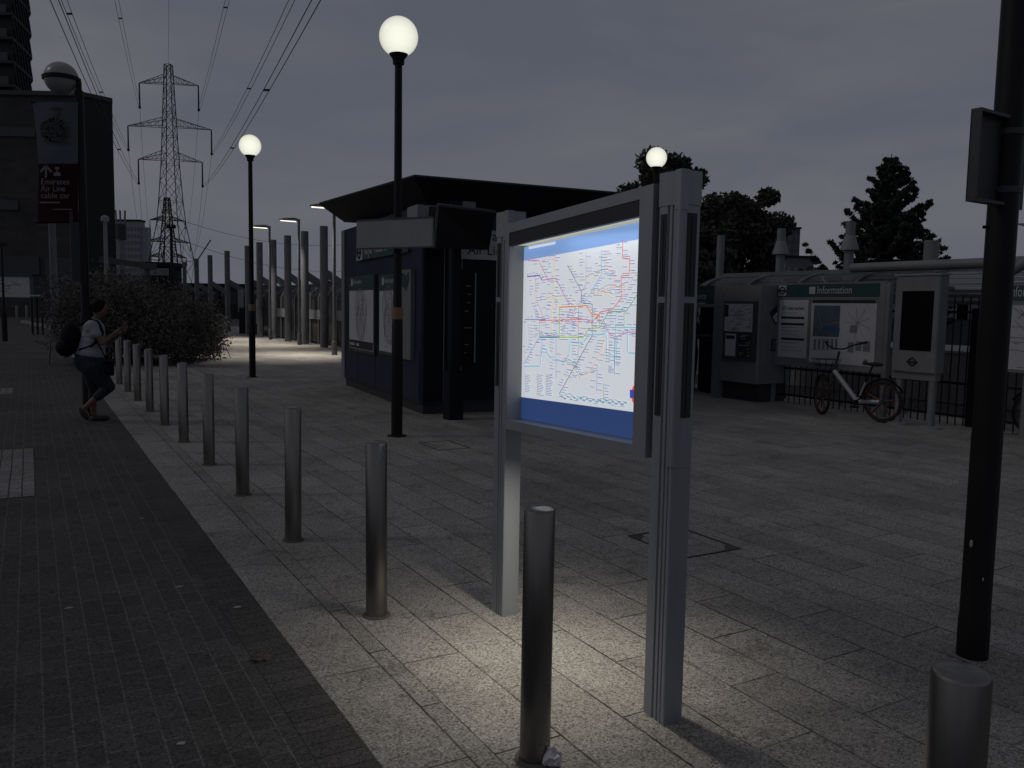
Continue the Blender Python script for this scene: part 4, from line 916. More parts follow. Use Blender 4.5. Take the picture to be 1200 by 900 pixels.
# lit street lights
LT = mat('lit_lamp_lens', (.6, .58, .5), .4, emit=(1, .92, .70), es=1.6)
SL = [(392, 416, 242, -1, 'lit street light with flat head nearest the kiosk roof'), (351, 404, 258, -1, 'middle one of the three lit street lights by the grey columns'), (317, 398, 266, -1, 'lit street light farthest from the kiosk, at left of the three')]
for i, (px, pb, pt, sg_, lb) in enumerate(SL):
    g = G(px, pb); q = gl(g); d = math.hypot(g.x, g.y); rr = ray(px, pt); z = H + rr.z * d / math.hypot(rr.x, rr.y)
    t = thing('street_light', lb, 'street light', q.x, q.y, 'lit street lights by the platform fence')
    MB().lathe((q.x, q.y, 0), [(.095, 0), (.09, .45), (.06, .46), (.05, z - .05)], 14).build('post', COLG, t)
    hd = Vector((-.90, .44, 0)) * 1.0      # head reaches out over the plaza
    hl = gl(Vector((-1, 0, 0))); hl.normalize()
    c1 = Vector((q.x, q.y, z)); sdv = Vector((-hl.y, hl.x, 0))
    m = MB()
    ring = lambda f, w_, zz: [tuple(c1 + hl * f + sdv * w_ + Vector((0, 0, zz))), tuple(c1 + hl * f - sdv * w_ + Vector((0, 0, zz)))]
    secs = [(-.05, .05, .03, -.06), (.15, .10, .09, -.04), (.55, .12, .07, -.03), (.8, .05, .03, -.0)]
    n0 = 0
    for f, w_, zt_, zb2 in secs: m.v += ring(f, w_, zt_) + ring(f, w_, zb2)
    for k in range(3):
        o_ = k * 4; a_, b2_, c2_, d2_ = o_, o_ + 1, o_ + 3, o_ + 2
        for (x_, y_) in ((a_, b2_), (b2_, c2_), (c2_, d2_), (d2_, a_)): m.f.append((x_, y_, y_ + 4, x_ + 4)); m.m.append(0)
    m.f += [(0, 2, 3, 1), (12, 13, 15, 14)]; m.m += [0, 0]
    m.build('lamp_head', GREYP, t)
    m = MB(); m.v = [tuple(c1 + hl * f + sdv * w_ + Vector((0, 0, zz))) for f, w_, zz in ((.12, .085, -.052), (.12, -.085, -.052), (.74, -.07, -.02), (.74, .07, -.02), (.12, .085, -.075), (.12, -.085, -.075), (.74, -.07, -.04), (.74, .07, -.04))]
    m.f = [(0, 1, 2, 3), (7, 6, 5, 4), (0, 4, 5, 1), (1, 5, 6, 2), (2, 6, 7, 3), (3, 7, 4, 0)]; m.m = [0] * 6
    m.build('lamp_lens', LT, t)
    wp = W(*(c1 + hl * .45).xy, z - .12)
    area('street_light_lamp', wp, Vector((-.22, -.12, -1)), .35, .2, [95, 90, 85][i], (1.0, .92, .79), 86)

# ------------------------------------------------------------------ trees and bushes
def leaf_cloud(name, mt, parent, pts, size, seed, flat=.0, asp=1.6):
    """pts Nx3 numpy leaf centres in world coordinates"""
    rg = np.random.default_rng(seed); n = len(pts); off = np.array(off_of(parent))
    pts = pts - off
    d = rg.normal(size=(n, 3)); d[:, 2] *= (1 - flat); d /= np.linalg.norm(d, axis=1)[:, None]
    e = rg.normal(size=(n, 3)); e -= d * np.sum(e * d, 1)[:, None]; e /= np.linalg.norm(e, axis=1)[:, None]
    s = size * rg.uniform(.6, 1.3, n)[:, None]
    a = d * s * asp * .5; b = e * s * .5
    V = np.stack([pts - a, pts + b * .9, pts + a, pts - b * .9], 1).reshape(-1, 3)
    me = bpy.data.meshes.new(name); me.vertices.add(4 * n); me.vertices.foreach_set('co', V.ravel())
    me.loops.add(4 * n); me.loops.foreach_set('vertex_index', np.arange(4 * n)); me.polygons.add(n)
    me.polygons.foreach_set('loop_start', np.arange(0, 4 * n, 4)); me.polygons.foreach_set('loop_total', np.full(n, 4))
    me.update(); me.validate(); me.materials.append(mt)
    o = bpy.data.objects.new(name, me); COL.objects.link(o); o.parent = parent; return o
BARK = mat('bark', (.03, .026, .023), .9, 0, .3, 6, .4, 20)
LEAFA = leaf_mat('tree_leaves', (.036, .043, .033), (.115, .125, .095)); LEAFC = leaf_mat('conifer_needles', (.028, .034, .030), (.085, .095, .08)); LEAFB = leaf_mat('bush_leaves', (.10, .097, .088), (.155, .15, .137), .9)
def broad_tree(px, ytop, Y, rad, label, seed, n=14000, yb_=None, leaf=.22, group='trees beyond the station', hfac=.62, name='leafy_tree'):
    top = AT(px, ytop, Y); h = top.z; rg = np.random.default_rng(seed)
    t = thing(name, label, 'tree', world=Vector((top.x, Y, 0)), group=group)
    m = MB(); m.tube([(top.x, Y, 0), (top.x + .1, Y, h * .3), (top.x - .1, Y, h * .75)], [rad * .07, rad * .055, rad * .02], 8)
    cz = h - h * hfac / 2; cen = []
    for i in range(64):
        th = rg.uniform(0, 6.28); ph = math.acos(rg.uniform(-1, 1)); rr = rg.uniform(.25, .86) ** .8
        c = np.array([top.x + rad * rr * math.sin(ph) * math.cos(th), Y + rad * rr * math.sin(ph) * math.sin(th), cz + h * hfac / 2 * rr * math.cos(ph)])
        cen.append(c)
        if i % 3 == 0: m.tube([(top.x, Y, h * .3 + (c[2] - h * .3) * .35), tuple(c)], [rad * .028, .02], 5)
    m.build('trunk', BARK, t)
    P = []
    for c in cen:
        k = n // len(cen); q = rg.normal(size=(k, 3)); q /= np.linalg.norm(q, axis=1)[:, None]; q *= (rg.uniform(0, 1, k) ** .45)[:, None]
        s = rad * rg.uniform(.17, .36); P.append(c + q * np.array([s, s, s * .75]))
    leaf_cloud('crown', LEAFA, t, np.concatenate(P), leaf, seed + 1)
    return t
broad_tree(866, 191, 52, 3.2, 'dark leafy tree right of the map board, above the ticket shelter', 3, hfac=.82, n=34000)
broad_tree(836, 228, 50, 2.5, 'lower leafy tree close beside the map board post', 9, hfac=.9, n=15000)
broad_tree(784, 170, 55, 3.8, 'leafy tree whose top shows above the map board beside the globe lamp', 5, n=30000, hfac=.75)
broad_tree(950, 306, 48, 1.5, 'small round shrub tree in front of the pale apartment block', 8, n=5000, hfac=.9, leaf=.2)
def conifer(px, ytop, Y, rad, label, seed):
    top = AT(px, ytop, Y); h = top.z; rg = np.random.default_rng(seed)
    t = thing('conifer_tree', label, 'tree', world=Vector((top.x, Y, 0)))
    m = MB(); m.tube([(top.x, Y, 0), (top.x, Y, h * .5), (top.x, Y, h)], [.2, .12, .02], 8); P = []
    z = 1.0
    while z < h - .15:
        f = 1 - (z - 1.0) / (h - 1.0); R0 = rad * (f ** .82) * (1 if f < .8 else .75) + .05
        nb_ = int(5 + 5 * f); th0 = rg.uniform(0, 6.28)
        for k in range(nb_):
            th = th0 + 6.283 * k / nb_ + rg.normal() * .25; ln = R0 * rg.uniform(.6, 1.12); ln *= (1.25 if rg.uniform() < .12 else 1)
            up_ = rg.uniform(.12, .42); hz = np.array([math.cos(th), math.sin(th), 0]); sd_ = np.array([-math.sin(th), math.cos(th), 0])
            fn = lambda s: np.array([top.x, Y, z]) + hz * ln * s + np.array([0, 0, 1]) * ln * (up_ * s * s - .16 * np.sin(s * math.pi))
            m.tube([tuple(fn(np.array([q_])).ravel()) for q_ in (0, .35, .7, 1)], [.035, .025, .018, .006], 4)
            nt_ = int(5 + ln * 9)
            for a_ in range(nt_):          # side twigs carry the needles in flat sprays
                s0 = rg.uniform(.2, 1.0); c0 = fn(np.array([s0])).ravel(); tl = (.18 + .30 * (1.1 - s0)) * min(1.2, .4 + ln * .35); sg2 = rg.choice([-1, 1])
                kk = int(16 + tl * 40); w_ = rg.uniform(0, 1, kk)[:, None]
                P.append(c0 + (sd_ * sg2 * .8 + hz * .6 - np.array([0, 0, .12])) * tl * w_ + rg.normal(size=(kk, 3)) * np.array([.05, .05, .035]))
        z += rg.uniform(.30, .50) * (.6 + .4 * f)
    m.build('trunk', BARK, t); leaf_cloud('crown', LEAFC, t, np.concatenate(P), .12, seed + 3, asp=2.2)
conifer(1045, 180, 48, 4.3, 'dark pointed conifer with ragged branches above the totem', 21)
# big wispy bush behind the bollards
bc = AT(150, 430, 23.0)
t = thing('bush', 'big wispy shrub behind the row of bollards, left of the far globe lamp', 'bush', world=Vector((bc.x, 23.0, 0)))
rg = np.random.default_rng(44); P = []; m = MB()
for i in range(640):
    px = rg.uniform(80, 226); ztop = np.interp(px, [55, 75, 110, 160, 200, 225, 243], [1.5, 2.2, 2.35, 2.3, 1.9, 1.35, .8])
    Y = rg.uniform(21.4, 25.2); x0 = (px - 600) / 980 * 22.6 * 1.0; zz = ztop * rg.uniform(.45, 1.0)
    lean = np.array([rg.normal() * .35 + (px - 150) / 95 * .25, rg.normal() * .3 - (.3 if Y < 22.5 else 0)]); base = np.array([x0 - lean[0] * .8, Y - lean[1] * .8 + 0.2, 0])
    tip = np.array([x0, Y, zz]) + np.array([lean[0] * .3, lean[1] * .3, rg.uniform(-.05, .22)])
    if i % 4 == 0: m.cyl(tuple(base), tuple(tip), .012, .004, 4, False)
    k = 85; s = rg.uniform(.12, 1.02, k)[:, None] ** .8
    P.append(base + (tip - base) * s + rg.normal(size=(k, 3)) * np.array([.13, .13, .10]))
m.build('stems', BARK, t); leaf_cloud('foliage', LEAFB, t, np.concatenate(P), .045, 45, asp=2.6)

# ------------------------------------------------------------------ background left
BW = brick_wall_mat('dark_brick', (.052, .052, .053), (.036, .036, .038), 1.2, .45); SIDEW = mat('dark_cladding', (.018, .019, .021), .7, 0, .2, 1)
BY = 80.0
pA = AT(96, 113, BY); zt0 = pA.z; pB = AT(131.5, 121, BY + 2.2); xb2 = AT(129, 200, BY + 26).x
t = thing('brick_building', 'large windowless dark brick block at left behind the banner', 'building', world=Vector((-60, BY + 10, 0)))
m = MB(); m.prism([(-90, BY), (pA.x, BY), (xb2 - 2.1, BY + 26), (-90, BY + 26)], 0, zt0); m.build('wall', BW, t, smooth=False)
m = MB(); m.prism([(pA.x + .03, BY), (pB.x, BY + 2.2), (xb2, BY + 26), (xb2 - 2.0, BY + 26)], 0, zt0); m.build('side_wall', SIDEW, t, smooth=False)
m = MB(); m.prism([(-90, BY - .3), (pA.x + .05, BY - .25), (pB.x + .06, BY + 2.15), (xb2 + .05, BY + 26.1), (-90, BY + 26.1)], zt0 + .001, zt0 + .4); m.build('coping', GREYD, t, smooth=False)
for (x0, y0, x1, y1) in ((-30, 148, 41, 160), (-30, 234, 21, 246), (52, 302, 92, 350), (-20, 300, 46, 322)):
    a = AT(x0, y0, BY - .2); b_ = AT(x1, y1, BY - .2); m = MB(); m.box(a.x, b_.x, BY - .15, BY - .01, b_.z, a.z); m.build('window', GLASS, t, smooth=False)
# tower block behind
t = thing('tower_block', 'high-rise apartment tower with stacked balconies at top left corner', 'building', world=Vector((-78, 115, 0)))
a = AT(17, 100, 110); xr_ = a.x; FLC = mat('tower_concrete', (.045, .046, .05), .8)
bx_ = AT(35, 100, 118).x; foot = [(xr_ - 25, 110), (xr_, 110), (bx_, 118), (-75.2, 130), (xr_ - 25, 130)]
def grow(e): return [(xr_ - 25, 110 - e), (xr_ + e * .6, 110 - e), (bx_ + e * .8, 118 - e * .2), (-75.2, 130), (xr_ - 25, 130)]
m = MB(); m.prism(foot, 0, 62); m.build('wall', mat('tower_wall', (.024, .025, .028), .7), t, smooth=False)
e0 = Vector((xr_ + .3, 109.5, 0)); e1_ = Vector((bx_ + .35, 117.9, 0))
for k in range(20):
    z = 2 + k * 2.95
    m = MB(); m.prism(grow(.7), z, z + .34); m.build('floor_slab', FLC, t, smooth=False)
    m = MB(); m.box(xr_ - 25, xr_ - .4, 109.35, 109.42, z + .35, z + 1.35); m.build('balcony_front', mat('balcony_glass', (.05, .053, .06), .4), t, smooth=False)
    m = MB()
    for j in range(6): p_ = e0.lerp(e1_, j / 6); q_ = e0.lerp(e1_, (j + 1) / 6); m.bar((p_.x, p_.y, z + 2.95), (q_.x, q_.y, z + .34), .24)
    m.build('balcony_screen', FLC, t, smooth=False)
# far grid block
t = low_building('apartment_block', 132, 164, 259, 190, 2.5, mat('far_block', (.34, .35, .39), .8), 'pale stepped apartment block in the distance between brick building and pylon', grid=(8, 11, .42, .8), wm=mat('far_window', (.19, .195, .22), .6))
a = AT(164, 266, 190); b_ = AT(172.5, 266, 190); m = MB(); m.box(a.x, b_.x, 190.3, 192, 0, a.z); m.build('side_wing', MATS['far_block'], t, smooth=False)
FARW = MATS['far_window']
low_building('apartment_block', 906, 938, 268, 170, 14, mat('far_grey_block', (.10, .103, .115), .8), 'grey tower block in the distance left of the small shrub tree', grid=(4, 9, .8, 1.1), wm=mat('pale_window', (.12, .125, .14), .4))
low_building('apartment_block', 921, 954, 302, 150, 12, mat('far_pale_block', (.13, .133, .145), .8), 'lower pale apartment block beside the grey tower block', grid=(4, 4, .7, .9), wm=FARW)
low_building('shop_building', 166, 199, 312, 70, 2.5, ROOF, 'low dark building with pale sign strip below the pylon')
o = [x for x in COL.objects if x.name.startswith('shop_building')][0]
a = AT(167, 314, 69.8); b_ = AT(198, 323, 69.8); m = MB(); m.box(a.x, b_.x, 69.7, 69.79, b_.z, a.z); m.build('sign_strip', GREYP, o, smooth=False)
low_building('station_building', 205, 300, 336, 92, 10, mat('dusk_building', (.028, .029, .032), .8), 'long low dark building behind the far grey columns', grid=(9, 1, 1.2, 1.4), wm=GREYD)
low_building('station_building', 820, 1300, 346, 46, 8, mat('rail_building', (.060, .062, .068), .8), 'long low grey building across the railway at right', grid=(14, 1, 2.2, .8), wm=FARW)
# footbridge beam between brick block and shop
t = thing('footbridge', 'dark sloping footbridge beam behind the bush', 'footbridge', world=AT(150, 310, 60) - Vector((0, 0, AT(150, 310, 60).z)))
m = MB(); m.bar(AT(118, 304, 60), AT(182, 313, 60), .42); m.build('beam', GREYD, t)
for px in (130, 172): p = AT(px, 308, 60); m = MB(); m.cyl((p.x, p.y, 0), (p.x, p.y, p.z), .2, seg=10); m.build('pier', GREYD, t)
# lamp, antenna mast, double head lamp
def mast(name, px, ytop, Y, r, label, cat, mt, grp=None):
    p = AT(px, ytop, Y); t = thing(name, label, cat, world=Vector((p.x, p.y, 0)), group=grp); MB().cyl((p.x, p.y, 0), (p.x, p.y, p.z), r, r * .8, 12).build('post', mt, t); return t, p
t, p = mast('street_lamp', 123, 256, 38, .10, 'unlit pale-capped lamp against the side of the brick building', 'street lamp', GREYP)
MB().lathe((p.x, p.y, p.z - .02), [(.16, -.12), (.18, .0), (.15, .1), (.05, .16)], 16).build('lamp_head', WHITEG, t)
t, p = mast('antenna_mast', 142, 279, 62, .30, 'mobile antenna mast with dark box and thin rods behind the bush', 'mast', GREYP)
m = MB(); m.cyl((p.x, p.y, p.z - .1), (p.x, p.y, p.z + 1.0), .38, seg=12); m.build('equipment_box', ALU_D, t)
m = MB(); [m.bar((p.x + .32 * math.cos(k), p.y + .32 * math.sin(k), p.z + 1), (p.x + .36 * math.cos(k), p.y + .36 * math.sin(k), p.z + 2.0), .06) for k in range(7)]; m.build('antenna_rods', GREYP, t)
t, p = mast('street_lamp', 200.5, 266, 60, .12, 'double-headed unlit street lamp in front of the pylon', 'street lamp', BLACK)
m = MB(); m.box(p.x - .30, p.x - .05, p.y - .1, p.y + .1, p.z, p.z + .16, .02); m.build('lamp_head', BLACK, t); m = MB(); m.box(p.x + .05, p.x + .30, p.y - .1, p.y + .1, p.z, p.z + .16, .02); m.build('lamp_head', BLACK, t); m = MB(); m.box(p.x - .35, p.x + .35, p.y - .03, p.y + .03, p.z - .1, p.z - .01); m.build('arm', BLACK, t)
t, p = mast('sign_pole', 60, 235, 34, .16, 'tall dark square post rising below the banner', 'pole', COLG)
# crane
t = thing('crane', 'tiny distant tower crane jib right of the pylon', 'crane', world=Vector((AT(236, 300, 420).x, 420, 0)))
m = MB(); p = AT(232, 304, 420); m.bar((p.x, 420, 0), tuple(p), .6); m.build('mast', GREYD, t); m = MB(); m.bar(tuple(p), AT(247, 281, 420), .45); m.build('jib', GREYD, t)
# far left street furniture
g = G(6, 400); t = thing('sign_post', 'thin post with thick dark base at the far left edge', 'sign post', world=Vector((g.x, g.y, 0)))
MB().cyl((g.x, g.y, 0), (g.x, g.y, 1.12), .10, seg=14).build('base', BLACK, t)
p = AT(6, 289, g.y); MB().cyl((g.x, g.y, 1.12), (g.x, g.y, p.z), .045, seg=10).build('post', BLACK, t); m = MB(); m.box(g.x - .22, g.x + .22, g.y - .05, g.y + .05, p.z, p.z + .14, .02); m.build('head', BLACK, t)
for px, lb in ((20, 'small grey bollard near the left edge, left one of two'), (31.5, 'small grey bollard near the left edge, right one of two')):
    g = G(px, 375); m = MB(); m.lathe((g.x, g.y, 0), [(.09, 0), (.09, 1.15), (.07, 1.18)], 12)
    m.solo('bollard', GREYP, lb, 'bollard', world=Vector((g.x, g.y, 0)), group='two grey bollards by the distant map shelter')
a = AT(-14, 322, 62); b_ = AT(34, 322, 62); t = thing('map_shelter', 'pale distant station map panel on posts at the left edge', 'notice board', world=Vector((a.x / 2 + b_.x / 2, 62, 0)))
z1 = AT(0, 324, 62).z; z0 = AT(0, 348, 62).z
m = MB(); m.box(a.x, b_.x, 62, 62.1, z0, z1); m.build('panel', PAPER, t); m = MB(); m.box(a.x - .1, b_.x + .1, 61.95, 62.15, z1 + .001, z1 + .3); m.build('header', GREEN, t)
for xx in (a.x + .1, b_.x + .05): m = MB(); m.box(xx - .09, xx + .09, 62.101, 62.25, 0, z1); m.build('post', COLG, t)
m = MB()
for i in range(14): x_ = rnd.uniform(a.x + .1, b_.x - .6); z_ = rnd.uniform(z0 + .1, z1 - .1); m.ribbon([Vector((x_, 61.99, z_)), Vector((x_ + .5, 61.99, z_ + rnd.uniform(-.2, .2)))], .04, Vector((0, -1, 0)))
m.build('map_lines', INKG, t, smooth=False)
t = thing('hoop_railing', 'low dark hoop railing beside the distant map shelter', 'railing', world=AT(44, 375, 40) - Vector((0, 0, AT(44, 375, 40).z)))
for px in (37, 43, 49):
    p = AT(px, 349, 40); m = MB(); m.cyl((p.x, 40, 0), (p.x, 40, p.z), .05, seg=8); m.build('post', BLACK, t)
m = MB(); m.cyl(AT(36, 347, 40), AT(50, 347, 40), .06, seg=8); m.build('rail', WHITEG, t)
p0_, p1_ = G(24, 378), G(59, 386); m = MB(); dd_ = (p1_ - p0_).normalized(); nn_ = Vector((-dd_.y, dd_.x, 0)) * .3
m.prism([(p0_.x, p0_.y), (p1_.x, p1_.y), (p1_.x + nn_.x, p1_.y + nn_.y), (p0_.x + nn_.x, p0_.y + nn_.y)], 0, .16); m.solo('kerb', CONC, 'short raised kerb left of the bush', 'kerb', world=Vector((p0_.x, p0_.y, 0)), kind='structure')
# dark cabinet and cycle hoop near far globe lamp
g = G(289, 391); t = thing('equipment_cabinet', 'dark equipment cabinet behind the far globe lamp post', 'cabinet', world=Vector((g.x, g.y, 0)))
m = MB(); m.box(g.x - .35, g.x + .35, g.y - .2, g.y + .3, 0, 1.38, .02); m.build('housing', NAVY_D, t); m = MB(); m.box(g.x - .37, g.x + .37, g.y - .22, g.y + .32, 1.381, 1.44, .02); m.build('lid', GREYD, t)
g = G(283, 391); m = MB(); m.box(g.x - .09, g.x + .09, g.y - .05, g.y + .05, 0, 1.6); m.box(g.x - .16, g.x + .16, g.y - .06, g.y + .06, 1.2, 2.4); m.solo('notice_post', GREYP, 'narrow pale notice post beside the dark equipment cabinet', 'notice post', world=Vector((g.x, g.y, 0)))
ga, gb = G(254, 392), G(263, 393); m = MB(); m.tube([(ga.x, ga.y, 0), (ga.x, ga.y, .95), (ga.x + .1, ga.y, 1.05), (gb.x - .1, gb.y, 1.05), (gb.x, gb.y, .95), (gb.x, gb.y, 0)], .03, 8)
m.solo('cycle_stand', GREYP, 'grey steel cycle stand hoop left of the far globe lamp', 'cycle stand', world=Vector((ga.x, ga.y, 0)))
# distant tree line, one mass
rg = np.random.default_rng(5); P = []
for x0, x1, Y, hh, nn2 in ((-75, -14, 100, 3.6, 9000), (6, 95, 75, 3.2, 9000), (-120, -40, 150, 4.5, 6000)):
    xs = rg.uniform(x0, x1, nn2); hm = hh * (.65 + .35 * np.sin(xs * .35) * np.sin(xs * .13 + 1) + .25 * np.sin(xs * 1.1)); P.append(np.stack([xs, Y + rg.uniform(-2, 2, nn2), hm * rg.uniform(0, 1, nn2) ** .6], 1))
o = leaf_cloud('far_trees', LEAFA, None, np.concatenate(P), .7, 6); props(o, 'dark line of distant trees and shrubs along the horizon', 'tree line', None, 'stuff')

# ------------------------------------------------------------------ pylons and power lines
PYM = mat('pylon_steel', (.030, .031, .035), .6, .3, .2)
def pylon(cx, cy, ztop, zarms, halfs, wf, th, label, ins=3.3, group='electricity pylons'):
    t = thing('electricity_pylon', label, 'pylon', world=Vector((cx, cy, 0)), group=group)
    m = MB(); zs = [0]; z = 0
    while z < ztop - .5: z += max(1.9, wf(z) * 1.1); zs.append(min(z, ztop))
    cor = lambda z: [Vector((cx + a * wf(z) / 2, cy + b * wf(z) / 2, z)) for a, b in ((-1, -1), (1, -1), (1, 1), (-1, 1))]
    for i in range(len(zs) - 1):
        A, B = cor(zs[i]), cor(zs[i + 1])
        for k in range(4):
            m.bar(A[k], B[k], th); m.bar(A[k], B[(k + 1) % 4], th * .5); m.bar(A[(k + 1) % 4], B[k], th * .5)
            if i % 2 == 0: m.bar(B[k], B[(k + 1) % 4], th * .5)
    A = cor(ztop)
    for k in range(4): m.bar(A[k], A[(k + 1) % 4], th * .7)
    m.build('lattice_tower', PYM, t, smooth=False)
    tips = []
    for za, hf in zip(zarms, halfs):
        for sgn in (-1, 1):
            hw = wf(za) / 2; tip = Vector((cx + sgn * hf, cy, za - (sgn > 0) * hf * .06)); m = MB()
            for b in (-1, 1):
                lo_, hi_ = Vector((cx + sgn * hw, cy + b * hw, za)), Vector((cx + sgn * hw, cy + b * hw, za + 1.5))
                m.bar(lo_, tip, th * .7); m.bar(hi_, tip + Vector((0, 0, .05)), th * .7)
                for k in range(1, 5):
                    f = k / 5; m.bar(lo_.lerp(tip, f), hi_.lerp(tip, f), th * .35); m.bar(lo_.lerp(tip, f), hi_.lerp(tip, f - .2), th * .35)
            m.build('crossarm', PYM, t, smooth=False)
            if ins:
                m = MB(); m.cyl(tip, tip - Vector((0, 0, ins)), .13, .16, 6)
                m.cyl(tip - Vector((0, 0, ins - .01)), tip - Vector((0, 0, ins + .4)), .24, seg=6); m.build('insulator', PYM, t)
            tips.append(tip - Vector((0, 0, ins + .3)))
    return t, tips
wf1 = lambda z: float(np.interp(z, [0, 8, 17, 28, 46, 48], [8.6, 6.6, 3.7, 2.4, 1.1, .9]))
c = AT(201.7, 300, 160); PX = c.x
zA = [AT(201, y, 160).z for y in (98, 148.5, 187.5)]
# arms: measured tips
_, tips = pylon(PX, 160, AT(201, 76, 160).z, zA, [5.5, 7.8, 6.0], wf1, .12, 'tall lattice electricity pylon with three pairs of arms against the sky', ins=4.2)
c2 = AT(197, 300, 330)
wf2 = lambda z: float(np.interp(z, [0, 10, 36, 45], [9, 6.5, 2.4, 1.2]))
_, tips2 = pylon(c2.x, 330, AT(197, 232, 330).z, [AT(197, y, 330).z for y in (258, 283, 301)], [6.8, 8.8, 7.2], wf2, .34, 'smaller farther pylon seen through the legs of the tall pylon', ins=2.5)
D = Vector((148, -360, 0)); nm = ['upper', 'upper', 'middle', 'middle', 'lower', 'lower']; sdn = ['left', 'right'] * 3
def wire(t, p, D, sag, t1, r, n=36, side=0.0):
    pts = []
    for i in range(n + 1):
        s = t1 * i / n; q = p + D * s - Vector((0, 0, 4 * sag * s * (1 - s))); q.x += side; pts.append(q)
    m = MB(); m.tube(pts, r, 4); return m.build('conductor', PYM, t, smooth=False), pts
for i, tp in enumerate(tips):
    t = thing('power_line', f'twin {nm[i]} {sdn[i]} power line rising from the tall pylon over the plaza', 'power line', world=Vector(tp), group='power lines from the tall pylon')
    _, pa_ = wire(t, tp, D, 9, 1.0, .024, side=-.2, n=60); _, pb_ = wire(t, tp, D, 9, 1.0, .024, side=.2, n=60)
    for k in (11, 16, 22, 28):
        m = MB(); m.bar(pa_[k + i % 2], pb_[k + i % 2], .12); m.build('spacer', PYM, t, smooth=False)
    dst = tips2[i]; m = MB(); pts = [tp.lerp(dst, k / 24) - Vector((0, 0, 4 * 7 * (k / 24) * (1 - k / 24))) for k in range(25)]; m.tube(pts, .035, 4); m.build('far_conductor', PYM, t, smooth=False)
tp = Vector((PX, 160, AT(203, 76, 160).z)); t = thing('power_line', 'single thin earth wire from the very top of the tall pylon', 'power line', world=Vector(tp), group='power lines from the tall pylon'); wire(t, tp, D, 7, 1.0, .03, n=60)
for i, (tp, pe) in enumerate(((tips2[1], (300, 281)), (tips2[3], (300, 305)))):
    tp = tp + Vector((0, 0, 2.8)); e_ = AT(pe[0] + 130, pe[1] + (2 if i == 0 else 10), 420); t = thing('power_line', ['thin wire', 'lower thin wire'][i] + ' running right from the farther pylon', 'power line', world=Vector(tp), group='wires running right of the pylons')
    m = MB(); pts = [tp.lerp(e_, k / 20) - Vector((0, 0, 4 * 5 * (k / 20) * (1 - k / 20))) for k in range(21)]; m.tube(pts, .09, 4); m.build('conductor', PYM, t, smooth=False)

